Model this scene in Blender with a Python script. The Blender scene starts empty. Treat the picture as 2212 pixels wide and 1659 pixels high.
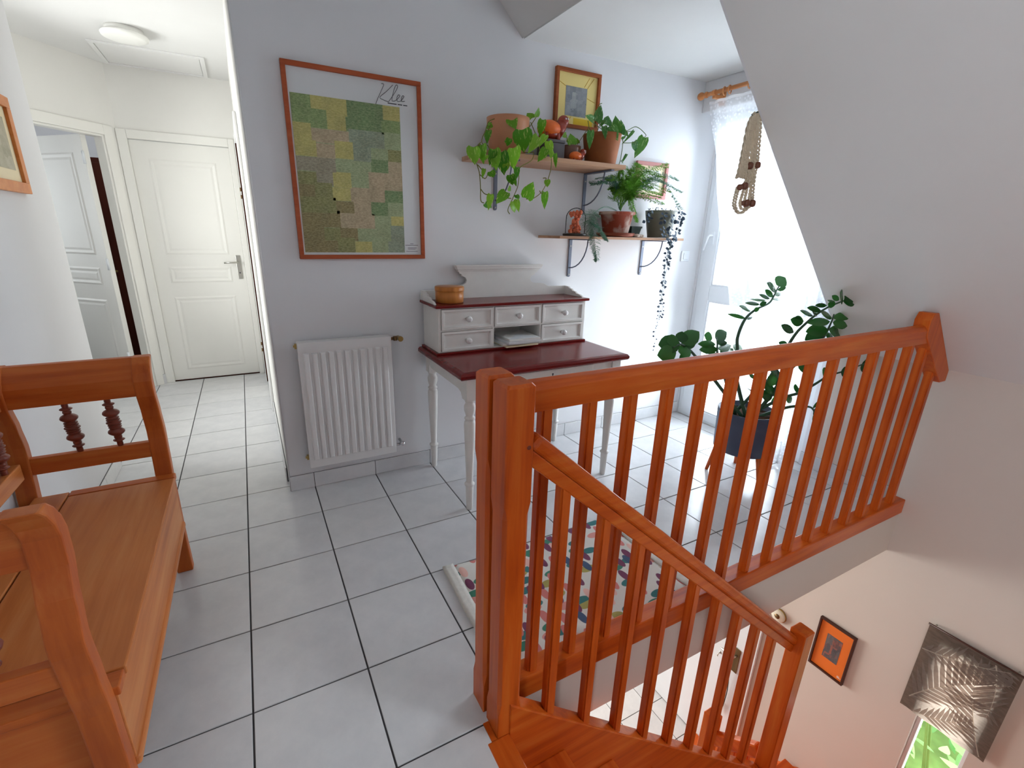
import bpy, bmesh, math, random
from mathutils import Vector, Matrix

random.seed(7)
SC = bpy.context.scene
COL = SC.collection

# ------------------------------------------------------------------ camera
cam_data = bpy.data.cameras.new('camera')
cam_data.sensor_width = 36.0
cam_data.lens = 1010.61 / 2212.0 * 36.0
cam_data.shift_x = 30.76 / 2212.0
cam_data.shift_y = 1.38 / 2212.0
cam_data.clip_start = 0.02
cam = bpy.data.objects.new('camera', cam_data)
COL.objects.link(cam)
_r = Vector((0.88628, -0.46265, 0.02154)); _u = Vector((0.12389, 0.28163, 0.95149)); _b = Vector((-0.44628, -0.84062, 0.30692))
cam.matrix_world = Matrix(((_r.x, _u.x, _b.x, 0.0), (_r.y, _u.y, _b.y, 0.0), (_r.z, _u.z, _b.z, 1.351), (0, 0, 0, 1)))
SC.camera = cam

# ------------------------------------------------------------------ world, daylight, exposure
world = bpy.data.worlds.new('overcast_sky')
SC.world = world
world.use_nodes = True
_bg = world.node_tree.nodes.get('Background') or world.node_tree.nodes.new('ShaderNodeBackground')
_bg.inputs['Color'].default_value = (0.90, 0.95, 1.0, 1)
_bg.inputs['Strength'].default_value = 2.6

SC.view_settings.view_transform = 'Standard'
SC.view_settings.look = 'None'
SC.view_settings.exposure = 0.58
SC.view_settings.gamma = 1.0
SC.view_settings.use_curve_mapping = False


def daylight(name, loc, direction, sx, sy, power, color):
    d = bpy.data.lights.new(name, 'AREA')
    d.shape = 'RECTANGLE'; d.size = sx; d.size_y = sy; d.energy = power; d.color = color
    o = bpy.data.objects.new(name, d); COL.objects.link(o)
    o.location = loc
    o.rotation_euler = Vector(direction).to_track_quat('-Z', 'Y').to_euler()
    return o


# daylight at the dormer and stair windows; the other lamps are added fill
daylight('daylight_dormer_window', (3.30, 1.95, 1.10), (-1, 0, 0), 0.95, 2.1, 66, (0.84, 0.92, 1.0))
daylight('added_fill_landing', (-0.92, -0.95, 1.5), (1, 0, 0), 1.1, 1.2, 25, (0.98, 0.98, 1.0))  # added fill lamp at an unseen window, brightens the newel faces
daylight('added_fill_roof', (2.32, -1.0, 1.49), (-1, 0, -1), 0.62, 0.85, 22, (0.95, 0.97, 1.0))  # added fill from an invented roof window out of view
daylight('daylight_stair_window', (4.9, 0.478, -0.9), (-1, 0, -0.05), 2.6, 2.4, 230, (1.0, 0.99, 0.96))
daylight('added_fill_ground', (1.6, 4.55, -1.55), (0, -1, 0), 2.2, 1.6, 95, (1.0, 0.95, 0.87))  # added lamp brightening the entrance; its window is made up
daylight('added_fill_corridor', (-1.72, 3.65, 1.45), (1, 0, 0), 0.55, 1.1, 30, (1.0, 0.98, 0.94))  # added lamp lifting the hallway; the window was built around it
daylight('added_fill_bedroom', (-2.83, 5.60, 1.5), (1, 0, 0), 0.9, 1.1, 4, (1.0, 0.97, 0.92))  # added weak lamp for the room behind the open door


# ------------------------------------------------------------------ helpers
def lin(c):
    def g(v):
        v /= 255.0
        return v / 12.92 if v <= 0.04045 else ((v + 0.055) / 1.055) ** 2.4
    return (g(c[0]), g(c[1]), g(c[2]), 1.0)


def new_mat(name):
    m = bpy.data.materials.new(name); m.use_nodes = True
    nt = m.node_tree; nt.nodes.clear()
    out = nt.nodes.new('ShaderNodeOutputMaterial')
    bs = nt.nodes.new('ShaderNodeBsdfPrincipled')
    nt.links.new(bs.outputs[0], out.inputs[0])
    return m, nt, bs, out


def coords(nt, scale=(1, 1, 1), kind='Object', rot=(0, 0, 0)):
    t = nt.nodes.new('ShaderNodeTexCoord'); mp = nt.nodes.new('ShaderNodeMapping')
    mp.inputs['Scale'].default_value = scale; mp.inputs['Rotation'].default_value = rot
    nt.links.new(t.outputs[kind], mp.inputs['Vector'])
    return mp.outputs[0]


def noise(nt, vec, scale, detail=4.0, rough=0.55, dist=0.0):
    n = nt.nodes.new('ShaderNodeTexNoise')
    n.inputs['Scale'].default_value = scale; n.inputs['Detail'].default_value = detail
    n.inputs['Roughness'].default_value = rough; n.inputs['Distortion'].default_value = dist
    nt.links.new(vec, n.inputs['Vector'])
    return n


def ramp(nt, fac, stops, interp='LINEAR'):
    r = nt.nodes.new('ShaderNodeValToRGB'); r.color_ramp.interpolation = interp
    els = r.color_ramp.elements
    while len(els) < len(stops):
        els.new(0.5)
    for e, (p, c) in zip(els, stops):
        e.position = p; e.color = c
    nt.links.new(fac, r.inputs['Fac'])
    return r.outputs['Color']


def mixc(nt, fac, a, b, mode='MIX'):
    m = nt.nodes.new('ShaderNodeMix'); m.data_type = 'RGBA'; m.blend_type = mode
    for sock, val in ((m.inputs[0], fac), (m.inputs[6], a), (m.inputs[7], b)):
        if hasattr(val, 'is_linked'):
            nt.links.new(val, sock)
        else:
            sock.default_value = val
    return m.outputs[2]


def bump(nt, bs, height, strength=0.2, dist=0.002):
    b = nt.nodes.new('ShaderNodeBump'); b.inputs['Strength'].default_value = strength; b.inputs['Distance'].default_value = dist
    nt.links.new(height, b.inputs['Height']); nt.links.new(b.outputs[0], bs.inputs['Normal'])


def plain(name, rgb, rough=0.5, spec=0.5, metal=0.0, var=0.06, scale=9.0, bmp=0.0, bscale=120.0, coat=0.0):
    m, nt, bs, out = new_mat(name)
    c = lin(rgb); v = coords(nt)
    n = noise(nt, v, scale)
    lo = tuple(max(0, x * (1 - var)) for x in c[:3]) + (1,); hi = tuple(min(1, x * (1 + var)) for x in c[:3]) + (1,)
    nt.links.new(ramp(nt, n.outputs['Fac'], [(0.3, lo), (0.7, hi)]), bs.inputs['Base Color'])
    bs.inputs['Roughness'].default_value = rough; bs.inputs['Metallic'].default_value = metal
    bs.inputs['Specular IOR Level'].default_value = spec
    bs.inputs['Coat Weight'].default_value = coat; bs.inputs['Coat Roughness'].default_value = 0.12
    if bmp:
        n2 = noise(nt, v, bscale, 3.0); bump(nt, bs, n2.outputs['Fac'], bmp, 0.001)
    return m


def wood(name, dark, mid, light, axis=2, rough=0.35, freq=26.0, spec=0.28):
    """streaky timber, grain running along one object axis"""
    m, nt, bs, out = new_mat(name)
    s = [freq, freq, freq]; s[axis] = freq * 0.07
    v = coords(nt, tuple(s))
    n = noise(nt, v, 1.0, 5.0, 0.6, 0.4)
    col = ramp(nt, n.outputs['Fac'], [(0.28, lin(dark)), (0.5, lin(mid)), (0.74, lin(light))])
    v2 = coords(nt, (2.2, 2.2, 2.2)); n2 = noise(nt, v2, 1.0, 3.0)
    col = mixc(nt, 0.25, col, ramp(nt, n2.outputs['Fac'], [(0.3, lin(dark)), (0.7, lin(light))]))
    nt.links.new(col, bs.inputs['Base Color'])
    bs.inputs['Roughness'].default_value = rough; bs.inputs['Specular IOR Level'].default_value = spec
    bump(nt, bs, n.outputs['Fac'], 0.08, 0.0008)
    return m


def leafy(name, c_dark, c_light, c_patch=None, rough=0.35, transl=0.3):
    m, nt, bs, out = new_mat(name)
    oi = nt.nodes.new('ShaderNodeObjectInfo')
    v = coords(nt, (1, 1, 1))
    col = ramp(nt, oi.outputs['Random'], [(0.0, lin(c_dark)), (1.0, lin(c_light))])
    n = noise(nt, v, 2.5, 3.0)
    if c_patch:
        n3 = noise(nt, coords(nt, (7, 1.5, 3)), 1.4, 2.0)
        col = mixc(nt, ramp(nt, n3.outputs['Fac'], [(0.58, (0, 0, 0, 1)), (0.66, (0.8, 0.8, 0.8, 1))]), col, lin(c_patch))
    nt.links.new(col, bs.inputs['Base Color'])
    bs.inputs['Roughness'].default_value = rough
    tr = nt.nodes.new('ShaderNodeBsdfTranslucent'); nt.links.new(col, tr.inputs['Color'])
    mx = nt.nodes.new('ShaderNodeMixShader'); mx.inputs[0].default_value = transl
    nt.links.new(bs.outputs[0], mx.inputs[1]); nt.links.new(tr.outputs[0], mx.inputs[2]); nt.links.new(mx.outputs[0], out.inputs[0])
    bump(nt, bs, n.outputs['Fac'], 0.1, 0.01)
    return m


def pane_mat(name, tint=(0.97, 0.99, 1.0, 1), ior=1.35):
    m, nt, bs, out = new_mat(name)
    tr = nt.nodes.new('ShaderNodeBsdfTransparent'); tr.inputs['Color'].default_value = tint
    gl = nt.nodes.new('ShaderNodeBsdfGlossy'); gl.inputs['Roughness'].default_value = 0.02
    fr = nt.nodes.new('ShaderNodeFresnel'); fr.inputs['IOR'].default_value = ior
    mx = nt.nodes.new('ShaderNodeMixShader'); nt.links.new(fr.outputs[0], mx.inputs[0])
    nt.links.new(tr.outputs[0], mx.inputs[1]); nt.links.new(gl.outputs[0], mx.inputs[2]); nt.links.new(mx.outputs[0], out.inputs[0])
    return m


def sheer_mat(name, rgb, see, lace=True):
    m, nt, bs, out = new_mat(name)
    c = lin(rgb)
    bs.inputs['Base Color'].default_value = c; bs.inputs['Roughness'].default_value = 0.8
    tl = nt.nodes.new('ShaderNodeBsdfTranslucent'); tl.inputs['Color'].default_value = c
    tp = nt.nodes.new('ShaderNodeBsdfTransparent')
    m1 = nt.nodes.new('ShaderNodeMixShader'); m1.inputs[0].default_value = 0.55
    nt.links.new(bs.outputs[0], m1.inputs[1]); nt.links.new(tl.outputs[0], m1.inputs[2])
    m2 = nt.nodes.new('ShaderNodeMixShader')
    nt.links.new(m1.outputs[0], m2.inputs[1]); nt.links.new(tp.outputs[0], m2.inputs[2])
    if lace:
        v = coords(nt, (1, 1, 1))
        w = nt.nodes.new('ShaderNodeTexVoronoi'); w.inputs['Scale'].default_value = 55.0; nt.links.new(v, w.inputs['Vector'])
        f = ramp(nt, w.outputs['Distance'], [(0.15, (see * 0.55,) * 3 + (1,)), (0.5, (min(1, see * 1.5),) * 3 + (1,))])
        nt.links.new(f, m2.inputs[0])
    else:
        m2.inputs[0].default_value = see
    nt.links.new(m2.outputs[0], out.inputs[0])
    return m


# ------------------------------------------------------------------ materials
M = {}
M['wall'] = plain('white_wall_paint', (226, 226, 228), 0.85, 0.25, var=0.012, scale=3, bmp=0.12, bscale=240)
M['ceiling'] = plain('white_ceiling_paint', (228, 227, 225), 0.9, 0.2, var=0.012, scale=3, bmp=0.08, bscale=200)
M['stairwall'] = plain('cream_stairwell_paint', (214, 203, 193), 0.85, 0.25, var=0.015, scale=2, bmp=0.12, bscale=240)
M['hallwall'] = plain('warm_white_hall_paint', (234, 232, 227), 0.85, 0.25, var=0.012, scale=3)
M['doorpaint'] = plain('satin_white_door_paint', (236, 234, 228), 0.45, 0.4, var=0.01, scale=4)
M['pvc'] = plain('white_window_frame', (232, 236, 240), 0.3, 0.5, var=0.01)
M['white'] = plain('white_enamel', (228, 227, 226), 0.35, 0.5, var=0.015)
M['deskwhite'] = plain('cream_white_painted_wood', (226, 224, 219), 0.45, 0.45, var=0.03, scale=14, bmp=0.06, bscale=60)
M['tile'] = None
M['grout'] = plain('dark_grey_grout', (76, 76, 78), 0.9, 0.2, var=0.08, scale=30)
M['wood'] = wood('varnished_orange_pine', (162, 56, 8), (202, 86, 20), (218, 118, 46), 2, 0.32)
M['wood_x'] = wood('varnished_orange_pine_lengthwise', (162, 56, 8), (202, 86, 20), (218, 118, 46), 0, 0.3)
M['wood_y'] = wood('varnished_orange_pine_crosswise', (162, 56, 8), (202, 86, 20), (218, 118, 46), 1, 0.3)
M['bench'] = wood('waxed_bench_pine', (150, 56, 12), (190, 92, 32), (208, 122, 58), 2, 0.42, 18)
M['bench_x'] = wood('waxed_bench_pine_across', (150, 56, 12), (190, 92, 32), (208, 122, 58), 0, 0.42, 18)
M['bench_y'] = wood('waxed_bench_pine_along', (170, 86, 34), (202, 120, 60), (218, 148, 90), 1, 0.4, 18)
M['spindle'] = plain('dark_turned_wood', (120, 52, 34), 0.4, 0.5, var=0.15, scale=20)
M['redtop'] = wood('mahogany_red_varnish', (92, 18, 18), (112, 26, 25), (128, 36, 33), 0, 0.22, 30)
M['shelfwood'] = wood('pale_beech_shelf', (172, 128, 98), (188, 144, 112), (202, 162, 132), 0, 0.5, 22)
M['frame_red'] = wood('reddish_frame_wood', (150, 66, 34), (170, 80, 44), (188, 98, 60), 0, 0.4, 30)
M['frame_orange'] = wood('orange_frame_wood', (196, 112, 50), (212, 128, 62), (224, 148, 84), 0, 0.4, 24)
M['frame_brown'] = wood('brown_frame_wood', (130, 62, 26), (152, 78, 36), (172, 96, 52), 0, 0.4, 30)
M['frame_pink'] = plain('pink_frame_paint', (196, 132, 128), 0.5, 0.4, var=0.05)
M['frame_dark'] = plain('dark_brown_frame', (70, 34, 22), 0.4, 0.5, var=0.1)
M['rodwood'] = wood('honey_curtain_pole_wood', (190, 116, 64), (208, 138, 84), (222, 160, 108), 1, 0.35, 20)
M['paper'] = plain('white_paper', (232, 231, 226), 0.7, 0.3, var=0.015)
M['mount'] = plain('pale_grey_poster_margin', (218, 220, 221), 0.6, 0.3, var=0.01)
M['ink'] = plain('dark_grey_ink', (66, 66, 72), 0.7, 0.2, var=0.02)
M['yellow'] = plain('yellow_picture_mount', (230, 208, 134), 0.6, 0.3, var=0.05, scale=5)
M['yellow_line'] = plain('ochre_line', (190, 140, 22), 0.6, 0.3, var=0.04)
M['yellow_deep'] = plain('deep_yellow_patch', (224, 184, 40), 0.6, 0.3, var=0.05)
M['orange_mat'] = plain('orange_picture_mount', (236, 120, 44), 0.55, 0.3, var=0.04, scale=5)
M['cream_mat'] = plain('cream_picture_mount', (240, 226, 190), 0.6, 0.3, var=0.03)
M['brass'] = plain('dull_brass', (176, 150, 92), 0.35, 0.5, 0.9, var=0.05)
M['bronze'] = plain('brown_bronze', (124, 96, 62), 0.4, 0.5, 0.7, var=0.08)
M['steel'] = plain('brushed_steel', (190, 188, 180), 0.3, 0.5, 0.9, var=0.05)
M['chrome'] = plain('chrome', (214, 214, 216), 0.12, 0.5, 1.0, var=0.02)
M['bracket'] = plain('blue_grey_metal_bracket', (112, 118, 134), 0.4, 0.5, 0.35, var=0.05)
M['terracotta'] = plain('terracotta', (146, 84, 44), 0.7, 0.3, var=0.12, scale=14, bmp=0.1)
M['peach'] = plain('peach_glazed_clay', (206, 142, 104), 0.45, 0.4, var=0.08, scale=8)
M['greybox'] = plain('slate_grey_ceramic', (104, 102, 106), 0.6, 0.3, var=0.08)
M['brownpot'] = plain('brown_glazed_pot', (112, 72, 54), 0.3, 0.5, var=0.15, scale=16)
M['greypot'] = plain('grey_green_glazed_pot', (112, 112, 98), 0.35, 0.5, var=0.15, scale=10)
M['darkpot'] = plain('dark_green_plastic', (38, 56, 48), 0.5, 0.4, var=0.1)
M['planter'] = plain('blue_grey_planter', (66, 74, 96), 0.45, 0.4, var=0.06)
M['soil'] = plain('potting_soil', (70, 48, 36), 0.95, 0.1, var=0.4, scale=60, bmp=0.6, bscale=90)
M['orange_shell'] = plain('orange_glaze', (236, 110, 34), 0.4, 0.5, var=0.1, scale=30)
M['red_clay'] = plain('red_brown_glaze', (150, 50, 28), 0.25, 0.5, var=0.1, scale=30)
M['eye_highlight'] = plain('white_eye_highlight', (240, 238, 232), 0.3, 0.5, var=0.0)
M['coral'] = plain('coral_pink_dried_flower', (240, 132, 98), 0.8, 0.2, var=0.12, scale=40)
M['darkbase'] = plain('dark_lacquer', (46, 44, 38), 0.35, 0.5, var=0.05)
M['saucer'] = plain('dark_terracotta', (134, 66, 44), 0.7, 0.3, var=0.1)
M['stone'] = plain('pale_pebble', (196, 178, 164), 0.8, 0.3, var=0.15, scale=30)
M['bentwood'] = wood('golden_bentwood', (168, 98, 40), (196, 122, 56), (212, 146, 80), 2, 0.3, 24)
M['lid'] = plain('pale_wood_rim', (214, 158, 100), 0.4, 0.4, var=0.06)
M['macrame'] = plain('natural_beige_cord', (206, 190, 166), 0.9, 0.2, var=0.08, scale=60)
M['bead'] = plain('brown_wooden_bead', (112, 66, 48), 0.4, 0.4, var=0.12, scale=40)
M['stem'] = plain('green_stem', (84, 112, 50), 0.6, 0.3, var=0.1)
M['stem_dark'] = plain('dark_green_stem', (54, 84, 62), 0.5, 0.3, var=0.1)
M['vine'] = plain('olive_vine', (120, 120, 52), 0.6, 0.3, var=0.2, scale=30)
M['pothos'] = leafy('bright_green_heart_leaf', (62, 140, 22), (136, 190, 46), (214, 222, 130), 0.35, 0.35)
M['pothos_dark'] = leafy('mid_green_heart_leaf', (48, 112, 44), (92, 146, 58), (190, 206, 150), 0.35, 0.35)
M['zz'] = leafy('glossy_dark_green_leaflet', (20, 66, 24), (52, 112, 46), None, 0.2, 0.22)
M['fern'] = plain('feathery_green', (104, 158, 52), 0.7, 0.2, var=0.25, scale=8)
M['fern_dark'] = plain('feathery_dusky_green', (88, 128, 104), 0.7, 0.2, var=0.25, scale=8)
M['hearts'] = plain('dusky_small_leaf', (58, 74, 92), 0.6, 0.3, var=0.25, scale=30)
M['garden'] = leafy('garden_leaf', (58, 116, 52), (160, 196, 132), None, 0.3, 0.35)
M['glass'] = pane_mat('window_glass')
M['dome'] = pane_mat('clear_glass_dome', (0.97, 0.98, 0.98, 1), 1.08)
M['curtain'] = sheer_mat('white_lace_voile', (244, 246, 250), 0.32)
M['gap_shade'] = plain('painted_gap_shade', (58, 26, 18), 0.9, 0.1, var=0.02)  # dark tone standing in for shade in door gaps
M['lampglass'] = plain('opal_lamp_glass', (238, 237, 232), 0.3, 0.5, var=0.01)
M['lampbase'] = plain('grey_lamp_base', (150, 146, 138), 0.5, 0.4, var=0.02)
M['cord_and_gap'] = plain('dark_cord_and_gap_shade', (60, 58, 48), 0.7, 0.3, var=0.05)
M['detector'] = plain('ivory_plastic', (232, 224, 204), 0.4, 0.4, var=0.02)
M['rough_ground'] = plain('garden_grass', (84, 112, 58), 0.95, 0.1, var=0.3, scale=6)


def tile_material():
    m, nt, bs, out = new_mat('pale_grey_ceramic_tile')
    oi = nt.nodes.new('ShaderNodeObjectInfo')
    v = coords(nt)
    n = noise(nt, v, 9.0, 6.0, 0.65); n2 = noise(nt, v, 60.0, 3.0)
    col = ramp(nt, n.outputs['Fac'], [(0.3, lin((206, 207, 210))), (0.7, lin((224, 224, 225)))])
    col = mixc(nt, 0.25, col, ramp(nt, oi.outputs['Random'], [(0, lin((200, 200, 203))), (1, lin((230, 229, 227)))]))
    nt.links.new(col, bs.inputs['Base Color'])
    rg = ramp(nt, n2.outputs['Fac'], [(0.3, (0.16,) * 3 + (1,)), (0.7, (0.24,) * 3 + (1,))])
    nt.links.new(rg, bs.inputs['Roughness'])
    bs.inputs['Specular IOR Level'].default_value = 0.55
    return m


M['tile'] = tile_material()


def print_material(name, stops, cell=5.0, wash=None, amount=0.2, top=None, low=None):
    """a soft patchwork of washed colour blocks"""
    m, nt, bs, out = new_mat(name)
    v = coords(nt, (1, 1, 1), 'Generated')
    d = noise(nt, v, 7.0, 4.0); mv = nt.nodes.new('ShaderNodeVectorMath'); mv.operation = 'MULTIPLY_ADD'
    nt.links.new(d.outputs['Color'], mv.inputs[0]); mv.inputs[1].default_value = (0.07, 0.07, 0.04); nt.links.new(v, mv.inputs[2])
    cols = []
    for sc in (cell, cell * 2.3):
        vo = nt.nodes.new('ShaderNodeTexVoronoi'); vo.distance = 'CHEBYCHEV'; vo.inputs['Scale'].default_value = sc
        vo.inputs['Randomness'].default_value = 0.7
        nt.links.new(mv.outputs[0], vo.inputs['Vector'])
        sp = nt.nodes.new('ShaderNodeSeparateColor'); nt.links.new(vo.outputs['Color'], sp.inputs[0])
        cols.append(ramp(nt, sp.outputs[0], stops))
    n = noise(nt, v, 2.6, 6.0, 0.65)
    col = mixc(nt, 0.28, cols[0], cols[1])
    col = mixc(nt, 0.18, col, ramp(nt, n.outputs['Fac'], [(0.25 + 0.5 * p, c) for p, c in stops]))
    if top:
        sx = nt.nodes.new('ShaderNodeSeparateXYZ'); nt.links.new(v, sx.inputs[0])
        zz = nt.nodes.new('ShaderNodeMath'); zz.operation = 'MULTIPLY_ADD'
        nt.links.new(n.outputs['Fac'], zz.inputs[0]); zz.inputs[1].default_value = 0.5; nt.links.new(sx.outputs[2], zz.inputs[2])
        col = mixc(nt, ramp(nt, zz.outputs[0], [(0.92, (0, 0, 0, 1)), (1.2, (0.65, 0.65, 0.65, 1))]), col, lin(top))
        col = mixc(nt, ramp(nt, zz.outputs[0], [(0.25, (0.6, 0.6, 0.6, 1)), (0.65, (0, 0, 0, 1))]), col, lin(low))
    n2 = noise(nt, coords(nt, (3, 3, 12), 'Generated'), 9.0, 6.0, 0.75)
    if wash:
        col = mixc(nt, amount, col, ramp(nt, n2.outputs['Fac'], [(0.35, lin(wash[0])), (0.65, lin(wash[1]))]))
    nt.links.new(col, bs.inputs['Base Color']); bs.inputs['Roughness'].default_value = 0.5
    return m




def wash_material(name, rgb):
    """thin uneven watercolour wash"""
    m, nt, bs, out = new_mat(name)
    c = lin(rgb); v = coords(nt, (1, 1, 1))
    n = noise(nt, v, 14.0, 6.0, 0.7); n2 = noise(nt, coords(nt, (26, 1, 60)), 3.0, 5.0, 0.75)
    lo = tuple(x * 0.72 for x in c[:3]) + (1,); hi = tuple(min(1, x * 1.28) for x in c[:3]) + (1,)
    col = ramp(nt, n.outputs['Fac'], [(0.3, lo), (0.7, hi)])
    col = mixc(nt, 0.36, col, ramp(nt, n2.outputs['Fac'], [(0.38, lin((92, 96, 58))), (0.62, lin((206, 202, 158)))]))
    nt.links.new(col, bs.inputs['Base Color']); bs.inputs['Roughness'].default_value = 0.5
    return m


WASH = {k: wash_material('wash_' + n, c) for k, n, c in (('G', 'leaf_green', (112, 146, 84)), ('D', 'deep_green', (84, 128, 78)), ('Y', 'soft_yellow', (192, 182, 100)), ('P', 'dusty_pink', (182, 158, 132)),
        ('M', 'mauve_grey', (148, 138, 126)), ('B', 'blue_grey', (128, 146, 132)), ('S', 'sage', (150, 168, 128)), ('O', 'olive', (122, 122, 64)), ('N', 'earth_brown', (124, 104, 58)))}
M['grey_print'] = print_material('grey_abstract_print', [(0.0, lin((78, 80, 86))), (0.3, lin((112, 116, 122))), (0.6, lin((136, 140, 146))), (0.85, lin((176, 176, 174))), (1.0, lin((96, 104, 120)))], 3.5, ((70, 72, 78), (190, 192, 192)), 0.25)
M['dark_print'] = print_material('dark_abstract_print', [(0.0, lin((52, 50, 56))), (0.4, lin((84, 82, 86))), (0.7, lin((110, 106, 106))), (0.9, lin((214, 96, 50))), (1.0, lin((60, 58, 62)))], 3.0, ((48, 46, 50), (130, 126, 126)), 0.25)
M['sage_print'] = print_material('sage_print', [(0.0, lin((150, 144, 116))), (0.5, lin((176, 170, 144))), (1.0, lin((196, 192, 172)))], 4.0)


def rug_material():
    m, nt, bs, out = new_mat('leaf_print_rug')
    base = lin((226, 222, 214))
    col = base
    for k, (sc, rot, pal, thr) in enumerate([((8.5, 17, 1), 0.6, [(0.0, lin((62, 122, 122))), (0.35, lin((70, 134, 112))), (0.6, lin((176, 166, 96))), (0.8, lin((224, 156, 146)))], 0.30),
                                             ((18, 9, 1), -0.5, [(0.0, lin((124, 66, 96))), (0.4, lin((214, 128, 122))), (0.7, lin((236, 190, 178))), (0.9, lin((72, 92, 122)))], 0.28)]):
        v = coords(nt, sc, 'Object', (0, 0, rot))
        vo = nt.nodes.new('ShaderNodeTexVoronoi'); vo.inputs['Scale'].default_value = 1.0; vo.voronoi_dimensions = '2D'
        nt.links.new(v, vo.inputs['Vector'])
        sp = nt.nodes.new('ShaderNodeSeparateColor'); nt.links.new(vo.outputs['Color'], sp.inputs[0])
        pc = ramp(nt, sp.outputs[1], pal, 'CONSTANT')
        mask = ramp(nt, vo.outputs['Distance'], [(thr, (1, 1, 1, 1)), (thr + 0.03, (0, 0, 0, 1))])
        col = mixc(nt, mask, col, pc)
    nt.links.new(col, bs.inputs['Base Color']); bs.inputs['Roughness'].default_value = 0.95
    n = noise(nt, coords(nt), 300.0, 2.0); bump(nt, bs, n.outputs['Fac'], 0.4, 0.002)
    return m


M['rug'] = rug_material()
M['rug_edge'] = plain('white_cotton_edge', (222, 220, 212), 0.95, 0.1, var=0.06, scale=60, bmp=0.5, bscale=200)


def cloth_material(name, rgb, transl=0.5, var=0.2):
    m, nt, bs, out = new_mat(name)
    c = lin(rgb)
    n = noise(nt, coords(nt, (1, 3, 9), 'Object', (0.7, 0, 0)), 9.0, 5.0)
    col = ramp(nt, n.outputs['Fac'], [(0.3, tuple(x * (1 - var) for x in c[:3]) + (1,)), (0.7, tuple(min(1, x * (1 + var)) for x in c[:3]) + (1,))])
    nt.links.new(col, bs.inputs['Base Color']); bs.inputs['Roughness'].default_value = 0.8
    tr = nt.nodes.new('ShaderNodeBsdfTranslucent'); nt.links.new(col, tr.inputs['Color'])
    mx = nt.nodes.new('ShaderNodeMixShader'); mx.inputs[0].default_value = transl
    nt.links.new(bs.outputs[0], mx.inputs[1]); nt.links.new(tr.outputs[0], mx.inputs[2]); nt.links.new(mx.outputs[0], out.inputs[0])
    return m


M['palm'] = cloth_material('brown_printed_cloth', (138, 124, 114), 0.72)
M['palm_light'] = cloth_material('taupe_leaf_print', (172, 160, 152), 0.72, 0.12)
M['palm_pale'] = cloth_material('pale_leaf_vein_print', (240, 234, 222), 0.72, 0.05)
M['wardrobe'] = wood('dark_red_brown_wardrobe_wood', (78, 30, 20), (96, 40, 26), (112, 52, 36), 2, 0.4, 18)

# ------------------------------------------------------------------ geometry helpers
ORG = {}


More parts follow.
